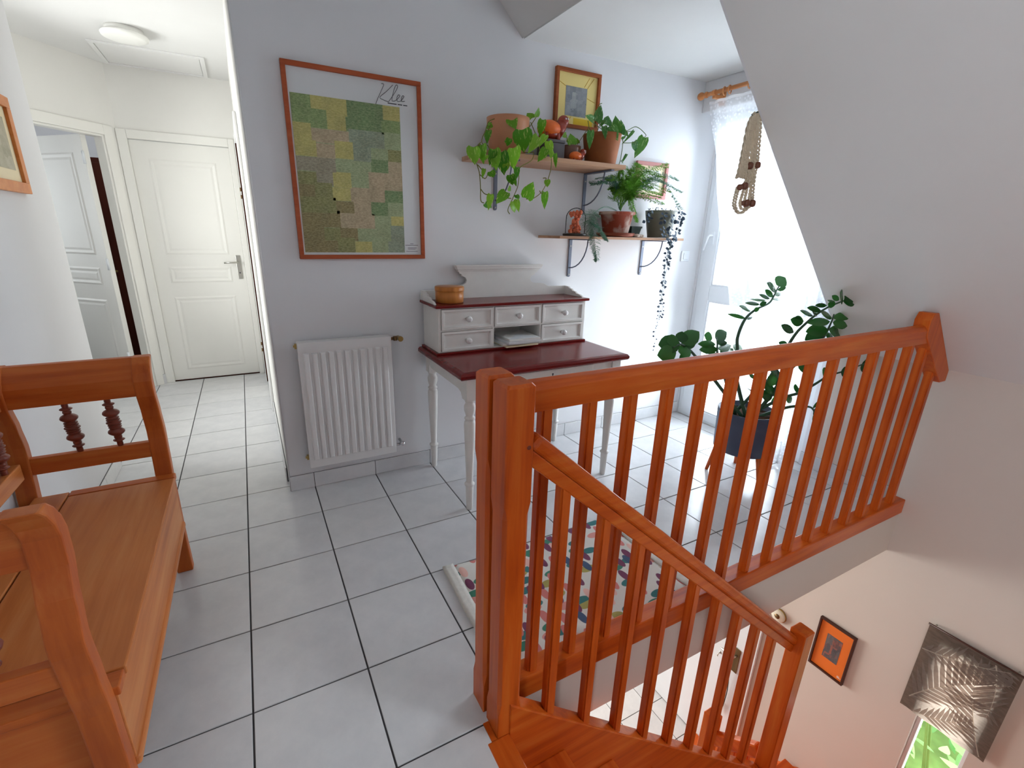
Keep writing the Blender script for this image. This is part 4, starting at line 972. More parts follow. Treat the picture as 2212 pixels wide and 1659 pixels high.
# drawer unit on top
MB().prism([(0.822, 2.226), (1.779, 2.226), (1.779, 2.47), (0.822, 2.47)], 2, 0.7405, 0.752).build('unit_plinth', 'redtop', dk, 0.003)
mb = MB().box(0.836, 0.850, 2.236, 2.466, 0.752, 0.985).box(1.752, 1.766, 2.236, 2.466, 0.752, 0.985)
mb.box(0.850, 1.752, 2.456, 2.466, 0.752, 0.985).box(0.850, 1.752, 2.236, 2.456, 0.752, 0.757).box(0.850, 1.752, 2.236, 2.456, 0.978, 0.985)
mb.box(1.147, 1.157, 2.236, 2.456, 0.757, 0.978).box(1.451, 1.461, 2.236, 2.456, 0.757, 0.978).box(0.850, 1.147, 2.236, 2.456, 0.862, 0.870).box(1.157, 1.451, 2.236, 2.456, 0.862, 0.870).box(1.461, 1.752, 2.236, 2.456, 0.862, 0.870)
mb.build('drawer_unit', DW, dk, 0.0015)
for x0, x1, z0, z1 in [(0.852, 1.145, 0.759, 0.860), (0.852, 1.145, 0.872, 0.976), (1.159, 1.449, 0.872, 0.976), (1.463, 1.750, 0.759, 0.860), (1.463, 1.750, 0.872, 0.976)]:
    y = 2.230; e = 0.016; mb = MB()
    rings = [(0, y + 0.02), (0, y), (e * 0.7, y), (e, y + 0.008), (e * 1.5, y + 0.009)]
    vs = []
    for o, yy in rings: vs += [(x0 + o, yy, z0 + o), (x1 - o, yy, z0 + o), (x1 - o, yy, z1 - o), (x0 + o, yy, z1 - o)]
    fs = [(r * 4 + k, r * 4 + (k + 1) % 4, r * 4 + 4 + (k + 1) % 4, r * 4 + 4 + k) for r in range(4) for k in range(4)] + [(16, 17, 18, 19)]
    mb.add(vs, fs); d = mb.build('drawer', DW, dk)
    xc = (x0 + x1) / 2; zc2 = (z0 + z1) / 2
    MB().lathe([(0.008, 0.0), (0.007, -0.010), (0.013, -0.016), (0.0165, -0.026), (0.014, -0.036), (0.006, -0.041)], (xc, y + 0.009, zc2), 16, 1).build('knob', 'white', d)
MB().box(0.816, 1.779, 2.214, 2.470, 0.985, 1.0).build('unit_top', 'redtop', dk, 0.004)
half = [(0.822, 1.0), (0.822, 1.050), (0.955, 1.050), (0.975, 1.060), (0.99, 1.068), (1.045, 1.072), (1.065, 1.075), (1.083, 1.084), (1.089, 1.098), (1.083, 1.112), (1.068, 1.120), (1.060, 1.122), (1.058, 1.132), (1.045, 1.136), (1.040, 1.150)]
pts = half + [(2 * 1.2975 - x, z) for x, z in reversed(half)]
MB().prism(pts, 1, 2.450, 2.466).build('back_crest', DW, dk, 0.001)
mb = MB(); prof = [(0.0, 1.146), (0.004, 1.156), (0.010, 1.160), (0.014, 1.172), (0.018, 1.176), (0.018, 1.182)]
vs = []
for o, z in prof: vs += [(1.036 - o, 2.446 - o, z), (1.559 + o, 2.446 - o, z), (1.559 + o, 2.468, z), (1.036 - o, 2.468, z)]
fs = [(r * 4 + k, r * 4 + (k + 1) % 4, r * 4 + 4 + (k + 1) % 4, r * 4 + 4 + k) for r in range(len(prof) - 1) for k in range(4)]
mb.add(vs, fs + [(3, 2, 1, 0), (20, 21, 22, 23)]); mb.build('cornice', DW, dk)
gal = [(2.450, 1.0), (2.450, 1.050), (2.410, 1.048), (2.398, 1.040), (2.375, 1.038), (2.365, 1.028), (2.335, 1.026), (2.325, 1.017), (2.290, 1.013), (2.262, 1.0)]
for x in (0.824, 1.758):
    MB().prism(gal, 0, x, x + 0.013).build('gallery_side', DW, dk, 0.001)

# papers in the open pigeonhole
GP = 'papers in the desk pigeonhole'
for nm, lab, x0, x1, y0, y1, z0, z1, rz, mt in [
    ('brochure', 'pale brochure at the bottom of the pigeonhole pile', 1.205, 1.412, 2.186, 2.44, 0.7575, 0.766, 0.03, 'cream_mat'),
    ('magazine', 'thin magazine lying on the brochure in the pigeonhole', 1.200, 1.418, 2.196, 2.44, 0.7665, 0.776, -0.04, 'paper'),
    ('notebook', 'cream notebook below the envelope in the pigeonhole', 1.215, 1.425, 2.176, 2.44, 0.7765, 0.790, 0.02, 'mount'),
    ('envelope', 'white envelope lying topmost in the pigeonhole', 1.235, 1.428, 2.182, 2.40, 0.7905, 0.802, -0.06, 'paper')]:
    o = thing(nm, ((x0 + x1) / 2, (y0 + y1) / 2, z0), lab, 'paper', GP)
    hx, hy = (x1 - x0) / 2, (y1 - y0) / 2; ORG[o.name] = Vector()
    mb = MB(); n = 5; hz = z1 - z0
    tp = []; bt = []
    for i in range(n + 1):
        for j in range(n + 1):
            u = -hx + 2 * hx * i / n; v = -hy + 2 * hy * j / n; wv = 0.0012 * math.sin(5 * i + 3 * j)
            bt.append((u, v, 0.0)); tp.append((u, v, hz + wv))
    N = (n + 1) ** 2
    fs = []
    for i in range(n):
        for j in range(n):
            q = (i * (n + 1) + j, (i + 1) * (n + 1) + j, (i + 1) * (n + 1) + j + 1, i * (n + 1) + j + 1)
            fs += [q, tuple(k + N for k in reversed(q))]
    ed = [i * (n + 1) for i in range(n + 1)] + [n * (n + 1) + j for j in range(1, n + 1)] + [i * (n + 1) + n for i in range(n - 1, -1, -1)] + [j for j in range(n - 1, 0, -1)]
    fs += [(ed[k], ed[(k + 1) % len(ed)], ed[(k + 1) % len(ed)] + N, ed[k] + N) for k in range(len(ed))]
    mb.add(bt + tp, fs); mb.build('sheets', mt, o)
    if nm == 'envelope':
        MB().prism([(-hx + 0.004, -hy + 0.004), (hx - 0.004, -hy + 0.004), (0, 0.01)], 2, hz + 0.0005, hz + 0.0015).build('flap', 'mount', o)
    o.rotation_euler = (0, 0, rz)

bx = thing('bentwood_box', (0.938, 2.335, 1.0), 'round golden bentwood box on the desk top shelf', 'box')
MB().lathe([(0.070, 0.0), (0.074, 0.004), (0.075, 0.066)], (0.938, 2.335, 1.0005), 36).build('body', 'bentwood', bx)
MB().lathe([(0.077, 0.060), (0.0775, 0.064), (0.0775, 0.078), (0.075, 0.082), (0.0, 0.0825)], (0.938, 2.335, 1.0005), 36).build('lid', 'bentwood', bx)

# ================================================================== RADIATOR
rd = thing('radiator', (0.40, 2.42, 0.15), 'white ribbed panel radiator on the wall below the poster', 'radiator')
R0, R1, RZ0, RZ1 = 0.172, 0.634, 0.150, 0.824
MB().box(R0, R1, 2.404, 2.418, RZ0, RZ1).build('panel', 'white', rd, 0.004)
MB().box(R0 + 0.004, R1 - 0.004, 2.452, 2.462, RZ0 + 0.01, RZ1 - 0.01).build('rear_panel', 'white', rd, 0.003)
for k in range(11):
    xc = R0 + 0.037 + k * (R1 - R0 - 0.074) / 10
    w = 0.0155; zA, zB = RZ0 + 0.045, RZ1 - 0.05; vs = []
    for o, y in ((0.0, 2.405), (0.004, 2.394), (0.008, 2.3915)):
        vs += [(xc - w + o, y, zA + o), (xc + w - o, y, zA + o), (xc + w - o, y, zB - o), (xc - w + o, y, zB - o)]
    fs = [(r * 4 + i, r * 4 + (i + 1) % 4, r * 4 + 4 + (i + 1) % 4, r * 4 + 4 + i) for r in range(2) for i in range(4)] + [(8, 9, 10, 11)]
    MB().add(vs, fs).build('rib', 'white', rd, 0.002)
MB().box(R0, R1, 2.404, 2.462, RZ1 - 0.006, RZ1 + 0.001).build('top_grille', 'white', rd, 0.002)
v = MB().tube([(R1, 2.435, 0.805), (R1 + 0.022, 2.435, 0.805)], 0.008, 10).tube([(R1 + 0.02, 2.435, 0.805), (R1 + 0.038, 2.435, 0.805)], 0.013, 12).build('valve', 'bronze', rd)
MB().lathe([(0.013, 0.0), (0.015, 0.006), (0.014, 0.020), (0.008, 0.022)], (R1 + 0.058, 2.425, 0.800), 14, 1).tube([(R1 + 0.058, 2.44, 0.80), (R1 + 0.058, YW, 0.80)], 0.009, 10).build('valve_knob', 'brass', v)
v = MB().tube([(R1, 2.435, 0.185), (R1 + 0.025, 2.435, 0.185)], 0.009, 10).tube([(R1 + 0.025, 2.435, 0.185), (R1 + 0.040, 2.43, 0.190), (R1 + 0.042, YW, 0.190)], 0.008, 10).build('valve', 'chrome', rd)
MB().ball((R1 + 0.042, 2.424, 0.192), 0.013).build('valve_cap', 'chrome', v)
for z in (0.805, 0.205):
    MB().box(R0 - 0.010, R0, 2.428, 2.444, z - 0.012, z + 0.012).tube([(R0 - 0.016, 2.436, z), (R0, 2.436, z)], 0.006, 8).build('plug', 'brass', rd)
for x in (R0 + 0.06, R1 - 0.06):
    MB().box(x - 0.015, x + 0.015, 2.460, YW, 0.30, 0.70).build('wall_bracket', 'white', rd)

# ================================================================== PICTURES
def wallmap(side, face):
    if side == 'back': return lambda u, w, d: (u, face - d, w)
    if side == 'left': return lambda u, w, d: (face + d, u, w)
    return lambda u, w, d: (face - d, u, w)


def slab(mp, u0, u1, w0, w1, d0, d1):
    c = [mp(u, w, d) for d in (d0, d1) for u, w in ((u0, w0), (u1, w0), (u1, w1), (u0, w1))]
    return MB().add(c, [(0, 1, 2, 3), (7, 6, 5, 4), (0, 4, 5, 1), (1, 5, 6, 2), (2, 6, 7, 3), (3, 7, 4, 0)])


def frame(name, label, mp, u0, u1, w0, w1, fw, depth, fmat, mmat):
    r = thing(name, mp((u0 + u1) / 2, w0, 0), label, 'picture')
    for a in ((u0, u1, w0, w0 + fw), (u0, u1, w1 - fw, w1), (u0, u0 + fw, w0 + fw, w1 - fw), (u1 - fw, u1, w0 + fw, w1 - fw)):
        slab(mp, *a, 0.0005, depth).build('frame_side', fmat, r, 0.002)
    slab(mp, u0 + fw, u1 - fw, w0 + fw, w1 - fw, 0.002, depth * 0.45).build('mount', mmat, r)
    return r


mp = wallmap('back', YW)
po = frame('framed_poster', 'tall reddish framed poster with a green patchwork print above the radiator', mp, 0.234, 0.855, 1.216, 2.037, 0.020, 0.020, 'frame_red', 'mount')
rows = ['GYYDDY', 'GGYDDG', 'YPPBBS', 'YPYBSO', 'MMSSDP', 'OMYSPP', 'NOYPPD', 'OONPDS', 'NNPPSY', 'NONSSB', 'NNOYSB']
xs = [0.0, 0.17, 0.33, 0.5, 0.67, 0.84, 1.0]; zs_p = [1 - i / 11 for i in range(12)]
pr_ = slab(mp, 0.261, 0.748, 1.247, 1.917, 0.0088, 0.0092).build('print', WASH['S'], po)
pm = bpy.data.meshes.new('print_blocks'); pv = []; pf = []; mi = []; keys = list(WASH)
for r, row in enumerate(rows):
    c = 0
    while c < 6:
        w_ = 1
        while c + w_ < 6 and row[c + w_] == row[c] and w_ < 2: w_ += 1
        jit = lambda q: 0 if q in (0.0, 1.0) else math.sin(37 * q + 5 * r) * 0.028
        a0 = xs[c] + jit(xs[c]); a1 = xs[c + w_] + jit(xs[c + w_])
        t0 = zs_p[r] + (0 if r == 0 else math.sin(2.3 * c + r) * 0.014); t1 = zs_p[r + 1] - (0 if r == 10 else 0.004 + abs(math.sin(c * 1.7 + r * 0.9)) * 0.008)
        o = len(pv)
        for u_, t_ in ((a0, t1), (a1, t1), (a1, t0), (a0, t0)):
            pv.append(mp(0.261 + 0.487 * u_, 1.247 + 0.670 * t_, 0.0096 + 0.00025 * ((r * 2 + c) % 5)))
        pf.append((o, o + 1, o + 2, o + 3)); mi.append(keys.index(row[c])); c += w_
off_ = ORG[po.name]
pm.from_pydata([tuple(Vector(q) - off_) for q in pv], [], pf)
for k_ in keys: pm.materials.append(WASH[k_])
pm.polygons.foreach_set('material_index', mi); pm.update()
pb = bpy.data.objects.new('print_blocks', pm); COL.objects.link(pb); pb.parent = pr_; pb['kind'] = 'stuff'


def kx(x, y): return mp(0.648 + (x - 820) * 0.000683, 1.995 - (y - 330) * 0.00061 + (x - 820) * 0.0001, 0.0105)


for s in ([(845, 318), (862, 325), (840, 370), (815, 420), (800, 455)], [(925, 328), (880, 370), (832, 408), (850, 425), (890, 442)],
          [(890, 442), (930, 390), (958, 345), (952, 328), (938, 345), (920, 400), (915, 435), (935, 437)],
          [(935, 437), (958, 420), (972, 402), (962, 396), (950, 418), (955, 440), (975, 440)],
          [(975, 440), (990, 425), (1002, 408), (992, 402), (982, 422), (986, 442), (1006, 440)]):
    MB().tube(catmull([kx(*q) for q in s], 5), 0.0011, 5).build('lettering', 'ink', po)
for u0, u1, w in ((0.692, 0.735, 1.9265), (0.740, 0.762, 1.9265), (0.767, 0.787, 1.9265)):
    slab(mp, u0, u1, w, w + 0.004, 0.009, 0.0096).build('small_print', 'ink', po)
for u0, u1, w in ((0.778, 0.796, 1.290), (0.752, 0.820, 1.283), (0.765, 0.812, 1.269), (0.765, 0.806, 1.263), (0.755, 0.818, 1.252)):
    slab(mp, u0, u1, w, w + 0.002, 0.009, 0.0096).build('small_print', 'ink', po)

ye = frame('framed_print', 'brown framed print with yellow mount hanging above the upper shelf', mp, 1.630, 1.937, 1.936, 2.227, 0.019, 0.024, 'frame_brown', 'yellow')
slab(mp, 1.703, 1.849, 1.998, 2.145, 0.011, 0.012).build('print', 'grey_print', ye)
slab(mp, 1.765, 1.900, 1.957, 1.990, 0.011, 0.0116).build('yellow_patch', 'yellow_deep', ye)
for a, b in (((1.655, 2.160), (1.700, 2.142)), ((1.828, 2.150), (1.862, 2.200)), ((1.850, 2.146), (1.893, 2.200)), ((1.852, 2.098), (1.908, 2.082)), ((1.720, 1.960), (1.748, 1.995))):
    MB().bar(mp(*a, 0.0115), mp(*b, 0.0115), 0.0022, 0.0012, (0, 1, 0)).build('ochre_line', 'yellow_line', ye)
pk = frame('framed_print', 'small pink framed picture partly behind the fern', mp, 2.276, 2.550, 1.592, 1.811, 0.022, 0.020, 'frame_pink', 'cream_mat')
slab(mp, 2.335, 2.490, 1.640, 1.765, 0.009, 0.0098).build('print', 'paper', pk)

mp = wallmap('left', -0.80)
lf = frame('framed_print', 'orange framed print on the wall above the wooden bench', mp, 2.44, 2.868, 1.470, 1.837, 0.042, 0.022, 'frame_orange', 'cream_mat')
slab(mp, 2.52, 2.788, 1.556, 1.752, 0.010, 0.011).build('print', 'sage_print', lf)

mp = wallmap('right', XK)
og = frame('framed_print', 'dark framed picture with orange mount on the stairwell wall', mp, 0.926, 1.130, -1.273, -0.905, 0.012, 0.022, 'frame_dark', 'orange_mat')
slab(mp, 0.985, 1.072, -1.168, -0.992, 0.010, 0.0108).build('print', 'dark_print', og)
slab(mp, 0.945, 0.966, -1.245, -1.240, 0.010, 0.0106).build('small_print', 'paper', og)
slab(mp, 0.952, 0.966, -1.236, -1.232, 0.010, 0.0106).build('small_print', 'paper', og)

# ================================================================== SHELVES
def bracket(root, x, zb, drop, depth, br):
    b = MB().box(x - 0.011, x + 0.011, YW - 0.007, YW - 0.0005, zb - drop, zb - 0.001).lathe([(0.011, -0.007), (0.011, -0.0005)], (x, YW, zb - drop), 14, 1).box(x - 0.011, x + 0.011, YW - depth, YW - 0.007, zb - 0.008, zb - 0.001).build('bracket', 'bracket', root, 0.001)
    pts = []
    for i in range(9):
        a = math.pi / 2 * i / 8
        pts.append((x, YW - 0.006 - br * (math.sin(a)), zb - 0.006 - br * (math.cos(a))))
    MB().tube(pts, 0.0042, 8).build('brace', 'bracket', b)
    for z in (zb - 0.045, zb - drop + 0.004):
        MB().lathe([(0.0045, -0.009), (0.0045, -0.006)], (x, YW, z), 10, 1).build('screw', 'steel', b)


sh = thing('bracket_shelf', (1.51, 2.34, 1.708), 'upper pale wood shelf on metal brackets below the yellow print', 'shelf')
MB().box(1.075, 1.950, 2.205, YW - 0.001, 1.708, 1.730).build('board', 'shelfwood', sh, 0.002)
bracket(sh, 1.276, 1.708, 0.222, 0.25, 0.175); bracket(sh, 1.886, 1.708, 0.222, 0.25, 0.175)
s2 = thing('bracket_shelf', (2.05, 2.38, 1.333), 'lower pale wood shelf on metal brackets holding the fern', 'shelf')
MB().box(1.570, 2.545, 2.262, YW - 0.001, 1.333, 1.3475).build('board', 'shelfwood', s2, 0.002)
bracket(s2, 1.809, 1.333, 0.222, 0.2, 0.170); bracket(s2, 2.410, 1.333, 0.222, 0.2, 0.170)

sw = thing('light_switch', (2.83, YW, 1.2), 'white light switch plate on the wall beside the glazed door', 'switch')
MB().box(2.790, 2.868, YW - 0.010, YW - 0.0005, 1.190, 1.262).build('plate', 'pvc', sw, 0.004)
MB().box(2.806, 2.852, YW - 0.015, YW - 0.010, 1.203, 1.249).build('rocker', 'pvc', sw, 0.003)

# ================================================================== ORNAMENTS
def pot(mb, c, r0, r1, h, lip=0.0, th=0.006, n=32):
    pr = [(r0 * 0.96, 0.0), (r0, 0.004), (r1 - (r1 - r0) * 0.1, h * 0.86)]
    if lip: pr += [(r1, h * 0.86), (r1 + lip, h * 0.88), (r1 + lip, h)]
    else: pr += [(r1, h)]
    pr += [(r1 + lip - th, h), (r1 - th * 1.2, h - 0.02), (r1 - th * 1.3, h - 0.03), (0.001, h - 0.03)]
    return mb.lathe(pr, c, n)


def soil(root, c, r, z):
    MB().lathe([(r, 0.0), (r, 0.006), (r * 0.5, 0.012), (0.001, 0.012)], (c[0], c[1], z), 20).build('soil', 'soil', root)


SZ = 1.7305
p1 = thing('trailing_plant', (1.275, 2.355, SZ), 'trailing variegated heart leaf plant in a wide peach pot on the upper shelf', 'plant')
pot(MB(), (1.275, 2.355, SZ), 0.092, 0.110, 0.178).build('pot', 'peach', p1); soil(p1, (1.275, 2.355), 0.102, SZ + 0.146)
p2 = thing('trailing_plant', (1.885, 2.355, SZ), 'heart leaf plant in a tall terracotta pot on the upper shelf', 'plant')
pot(MB(), (1.885, 2.355, SZ), 0.086, 0.108, 0.166).build('pot', 'terracotta', p2); soil(p2, (1.885, 2.355), 0.100, SZ + 0.134)
p3 = thing('potted_cutting', (1.692, 2.40, SZ), 'single leaf cutting in a small dark brown pot between grey box and terracotta pot', 'plant')
pot(MB(), (1.692, 2.40, SZ), 0.062, 0.068, 0.094).build('pot', 'brownpot', p3); soil(p3, (1.692, 2.40), 0.06, SZ + 0.062)
g = thing('grey_box', (1.555, 2.37, SZ), 'square slate grey box under the larger tortoise figurine', 'box')
MB().box(1.500, 1.610, 2.32, 2.43, SZ, SZ + 0.090).build('body', 'greybox', g, 0.004)
MB().box(1.498, 1.612, 2.318, 2.432, SZ + 0.0905, SZ + 0.106).build('lid', 'greybox', g, 0.004)


def tortoise(name, label, c, s):
    r = thing(name, c, label, 'figurine', 'orange tortoise figurines'); x, y, z = c
    MB().ball((x - 0.010 * s, y, z + 0.034 * s), 0.055 * s, 16, 1.12, 0.85, 0.62).build('body', 'red_clay', r)
    MB().ball((x - 0.016 * s, y, z + 0.058 * s), 0.066 * s, 18, 1.12, 0.9, 0.72).build('shell', 'orange_shell', r)
    hd = MB().tube([(x + 0.030 * s, y, z + 0.032 * s), (x + 0.058 * s, y, z + 0.062 * s), (x + 0.076 * s, y, z + 0.098 * s)], [0.036 * s, 0.034 * s, 0.034 * s], 12).ball((x + 0.080 * s, y - 0.002, z + 0.106 * s), 0.034 * s, 14).build('head', 'red_clay', r)
    for dx in (-0.004, 0.012):
        MB().ball((x + (0.082 + dx) * s, y - 0.032 * s, z + 0.116 * s), 0.0055 * s, 8).build('eye_highlight', 'eye_highlight', hd)  # white dots stand for the highlights on the eyes
    for dx, dy in ((0.03, 0.03), (0.03, -0.03), (-0.05, 0.03), (-0.05, -0.03)):
        MB().lathe([(0.013 * s, 0), (0.015 * s, 0.012 * s), (0.012 * s, 0.034 * s)], (x + dx * s, y + dy * s, z + 0.0005), 10).build('foot', 'red_clay', r)


tortoise('tortoise_figurine', 'larger orange shelled tortoise figurine standing on the grey box', (1.545, 2.365, SZ + 0.1066), 0.92)
tortoise('tortoise_figurine', 'little orange shelled tortoise figurine in front of the brown pot', (1.665, 2.285, SZ), 0.50)

SZ2 = 1.348
dm = thing('glass_dome', (1.748, 2.365, SZ2), 'small glass dome with coral pink dried flowers on the lower shelf', 'ornament')
MB().lathe([(0.068, 0), (0.072, 0.003), (0.072, 0.012), (0.062, 0.015)], (1.748, 2.365, SZ2 + 0.0005), 28).build('base', 'darkbase', dm)
MB().lathe([(0.058, 0.0), (0.058, 0.085)] + [(0.058 * math.cos(math.pi / 2 * i / 7), 0.085 + 0.056 * math.sin(math.pi / 2 * i / 7)) for i in range(1, 8)], (1.748, 2.365, SZ2 + 0.0158), 28, 2, False).build('glass', 'dome', dm)
mb = MB()
for i in range(80):
    a = random.uniform(0, 6.28); zz = random.uniform(0.012, 0.132); rr = 0.042 * math.sqrt(random.random()) * (0.75 + 0.25 * math.sin(zz * 60))
    mb.ball((1.748 + rr * math.cos(a) * 0.8, 2.365 + rr * math.sin(a) * 0.8, SZ2 + zz), random.uniform(0.006, 0.012), 6, 1, 1, random.uniform(0.7, 1.5))
mb.build('dried_flowers', 'coral', dm)['kind'] = 'stuff'

fe = thing('asparagus_fern', (2.055, 2.365, SZ2), 'feathery asparagus fern in a weathered terracotta pot on the lower shelf', 'plant')
MB().lathe([(0.098, 0), (0.112, 0.006), (0.118, 0.022), (0.112, 0.024), (0.096, 0.012), (0.001, 0.012)], (2.055, 2.365, SZ2 + 0.0005), 32).build('saucer', 'saucer', fe)
pot(MB(), (2.055, 2.365, SZ2 + 0.0128), 0.076, 0.099, 0.132, 0.010).build('pot', 'terracotta', fe)
soil(fe, (2.055, 2.365), 0.092, SZ2 + 0.115)


def weathered():
    m, nt, bs, out = new_mat('chalky_weathered_terracotta')
    n = noise(nt, coords(nt), 9.0, 5.0)
    col = ramp(nt, n.outputs['Fac'], [(0.44, lin((150, 66, 42))), (0.58, lin((198, 176, 162)))])
    nt.links.new(col, bs.inputs['Base Color']); bs.inputs['Roughness'].default_value = 0.85
    return m


for ch in fe.children:
    if ch.name.startswith('pot'): ch.data.materials[0] = weathered()
sq = thing('plastic_pot', (2.222, 2.40, SZ2), 'empty little dark green plastic pot beside the fern', 'pot')
mb = MB()
for (r0, r1, a0, a1) in ((0.030, 0.042, 0.0005, 0.066),):
    vs = []
    for r, z in ((r0, a0), (r1, a1), (r1 - 0.003, a1), (r0 - 0.002, a0 + 0.004)):
        vs += [(2.222 - r, 2.40 - r, SZ2 + z), (2.222 + r, 2.40 - r, SZ2 + z), (2.222 + r, 2.40 + r, SZ2 + z), (2.222 - r, 2.40 + r, SZ2 + z)]
    mb.add(vs, [(q * 4 + k, q * 4 + (k + 1) % 4, q * 4 + 4 + (k + 1) % 4, q * 4 + 4 + k) for q in range(3) for k in range(4)] + [(3, 2, 1, 0), (12, 13, 14, 15)])
mb.build('body', 'darkpot', sq)
MB().box(2.178, 2.266, 2.356, 2.359, SZ2 + 0.055, SZ2 + 0.066).box(2.178, 2.266, 2.441, 2.444, SZ2 + 0.055, SZ2 + 0.066).box(2.178, 2.181, 2.359, 2.441, SZ2 + 0.055, SZ2 + 0.066).box(2.263, 2.266, 2.359, 2.441, SZ2 + 0.055, SZ2 + 0.066).build('rim', 'darkpot', sq)
for i, (x, y, r, lab) in enumerate(((2.150, 2.275, 0.017, 'larger pale pebble against the fern saucer'), (2.183, 2.290, 0.015, 'middle pale pebble of three by the fern saucer'), (2.212, 2.300, 0.014, 'flat beige pebble furthest along from the fern saucer'))):
    mb = MB().ball((x, y, SZ2 + r * 0.62), r, 12, 1.2, 1.0, 0.62)
    for j, p in enumerate(mb.v): mb.v[j] = p + Vector((math.sin(p.x * 300 + i), math.cos(p.y * 280), 0)) * 0.0012
    tag(mb.build('pebble', 'stone'), lab, 'pebble', 'pebbles by the fern')

ht = thing('string_of_hearts', (2.42, 2.362, SZ2), 'trailing string of hearts in a grey glazed pot hanging far below the shelf', 'plant')
pot(MB(), (2.42, 2.362, SZ2 + 0.0005), 0.072, 0.100, 0.165).build('pot', 'greypot', ht); soil(ht, (2.42, 2.362), 0.092, SZ2 + 0.134)


# ================================================================== LEAVES
def leaf_mesh(name, mat, rows, fold=0.16, droop=0.22, base=0.0):
    vs = []; fs = []
    for t, w, dt in rows:
        zz = -droop * max(0, t) ** 2
        for u in (-1.0, -0.5, 0.0, 0.5, 1.0):
            vs.append((u * w * 0.5, t + dt * (abs(u) ** 1.5), zz + fold * abs(u) * w * 0.5 - 0.12 * (abs(u) ** 2) * w * 0.5))
    n = len(rows)
    for r in range(n - 1):
        for k in range(4):
            fs.append((r * 5 + k, r * 5 + k + 1, r * 5 + 5 + k + 1, r * 5 + 5 + k))
    mb = MB(); mb.add(vs, fs, True)
    return mb.mesh(name, mat)


HEART = [(0.0, 0.10, 0.0), (0.04, 0.62, -0.12), (0.14, 0.94, -0.08), (0.30, 1.0, -0.03), (0.48, 0.88, 0.0), (0.66, 0.62, 0.0), (0.82, 0.34, 0.0), (0.93, 0.12, 0.0), (1.0, 0.01, 0.0)]
OVAL = [(0.0, 0.06, 0.0), (0.08, 0.42, 0.0), (0.22, 0.80, 0.0), (0.42, 1.0, 0.0), (0.62, 0.94, 0.0), (0.80, 0.66, 0.0), (0.92, 0.32, 0.0), (1.0, 0.02, 0.0)]
L_POTHOS = [leaf_mesh('leaf', 'pothos', HEART, 0.16, d) for d in (0.1, 0.3)]
L_DARK = [leaf_mesh('leaf', 'pothos_dark', HEART, 0.18, d) for d in (0.12, 0.28)]
L_ZZ = [leaf_mesh('leaflet', 'zz', OVAL, 0.10, d) for d in (0.03, 0.12)]
L_GARDEN = [leaf_mesh('leaf', 'garden', OVAL, 0.12, d) for d in (0.12, 0.35)]
CAM = Vector((0, 0, 1.351))


def put_leaf(parent, meshes, B, Tp, w, face, spread, name='leaf'):
    B = Vector(B); Tp = Vector(Tp); y = Tp - B; L = max(y.length, 0.006); y.normalize()
    z = (Vector(face) + Vector((random.uniform(-1, 1), random.uniform(-1, 1), random.uniform(-1, 1))) * spread)
    z = z - y * z.dot(y)
    if z.length < 1e-4: z = y.orthogonal()
    z.normalize(); x = y.cross(z)
    m = Matrix(((x.x * w, y.x * L, z.x * L, B.x), (x.y * w, y.y * L, z.y * L, B.y), (x.z * w, y.z * L, z.z * L, B.z), (0, 0, 0, 1)))
    return inst(random.choice(meshes), name, parent, mat=m)


def mmv(p): return Vector(p[:3]) / 1000.0


def grow(parent, leaves, vines, meshes, vmat, r):
    def clear(p):
        # vines hang free of the shelf edge
        return Vector((p.x, min(p.y, 2.183), p.z)) if p.z < 1.748 and p.x < 1.97 else p
    for l in leaves:
        B_ = mmv(l[:3]); T_ = mmv(l[3:6]); low = min(B_.z, T_.z)
        if low < 1.75 and B_.x < 1.97:
            dy = min(0, 2.178 - max(B_.y, T_.y)); B_.y += dy; T_.y += dy
        put_leaf(parent, meshes, B_, T_, l[6] / 1000.0 * 1.3, (-0.45, -0.8, 0.15), 0.45)
    for v in vines:
        MB().tube([clear(q) for q in catmull([mmv(q) for q in v], 5)], r, 6).build('vine', vmat, parent)


grow(p1, POTHOS_LEAVES, POTHOS_VINES, L_POTHOS, 'vine', 0.0022)
grow(p2, RIGHT_LEAVES, RIGHT_VINES, L_DARK, 'stem', 0.0020)
grow(p3, SMALL_LEAVES, SMALL_VINES, L_POTHOS, 'vine', 0.0018)


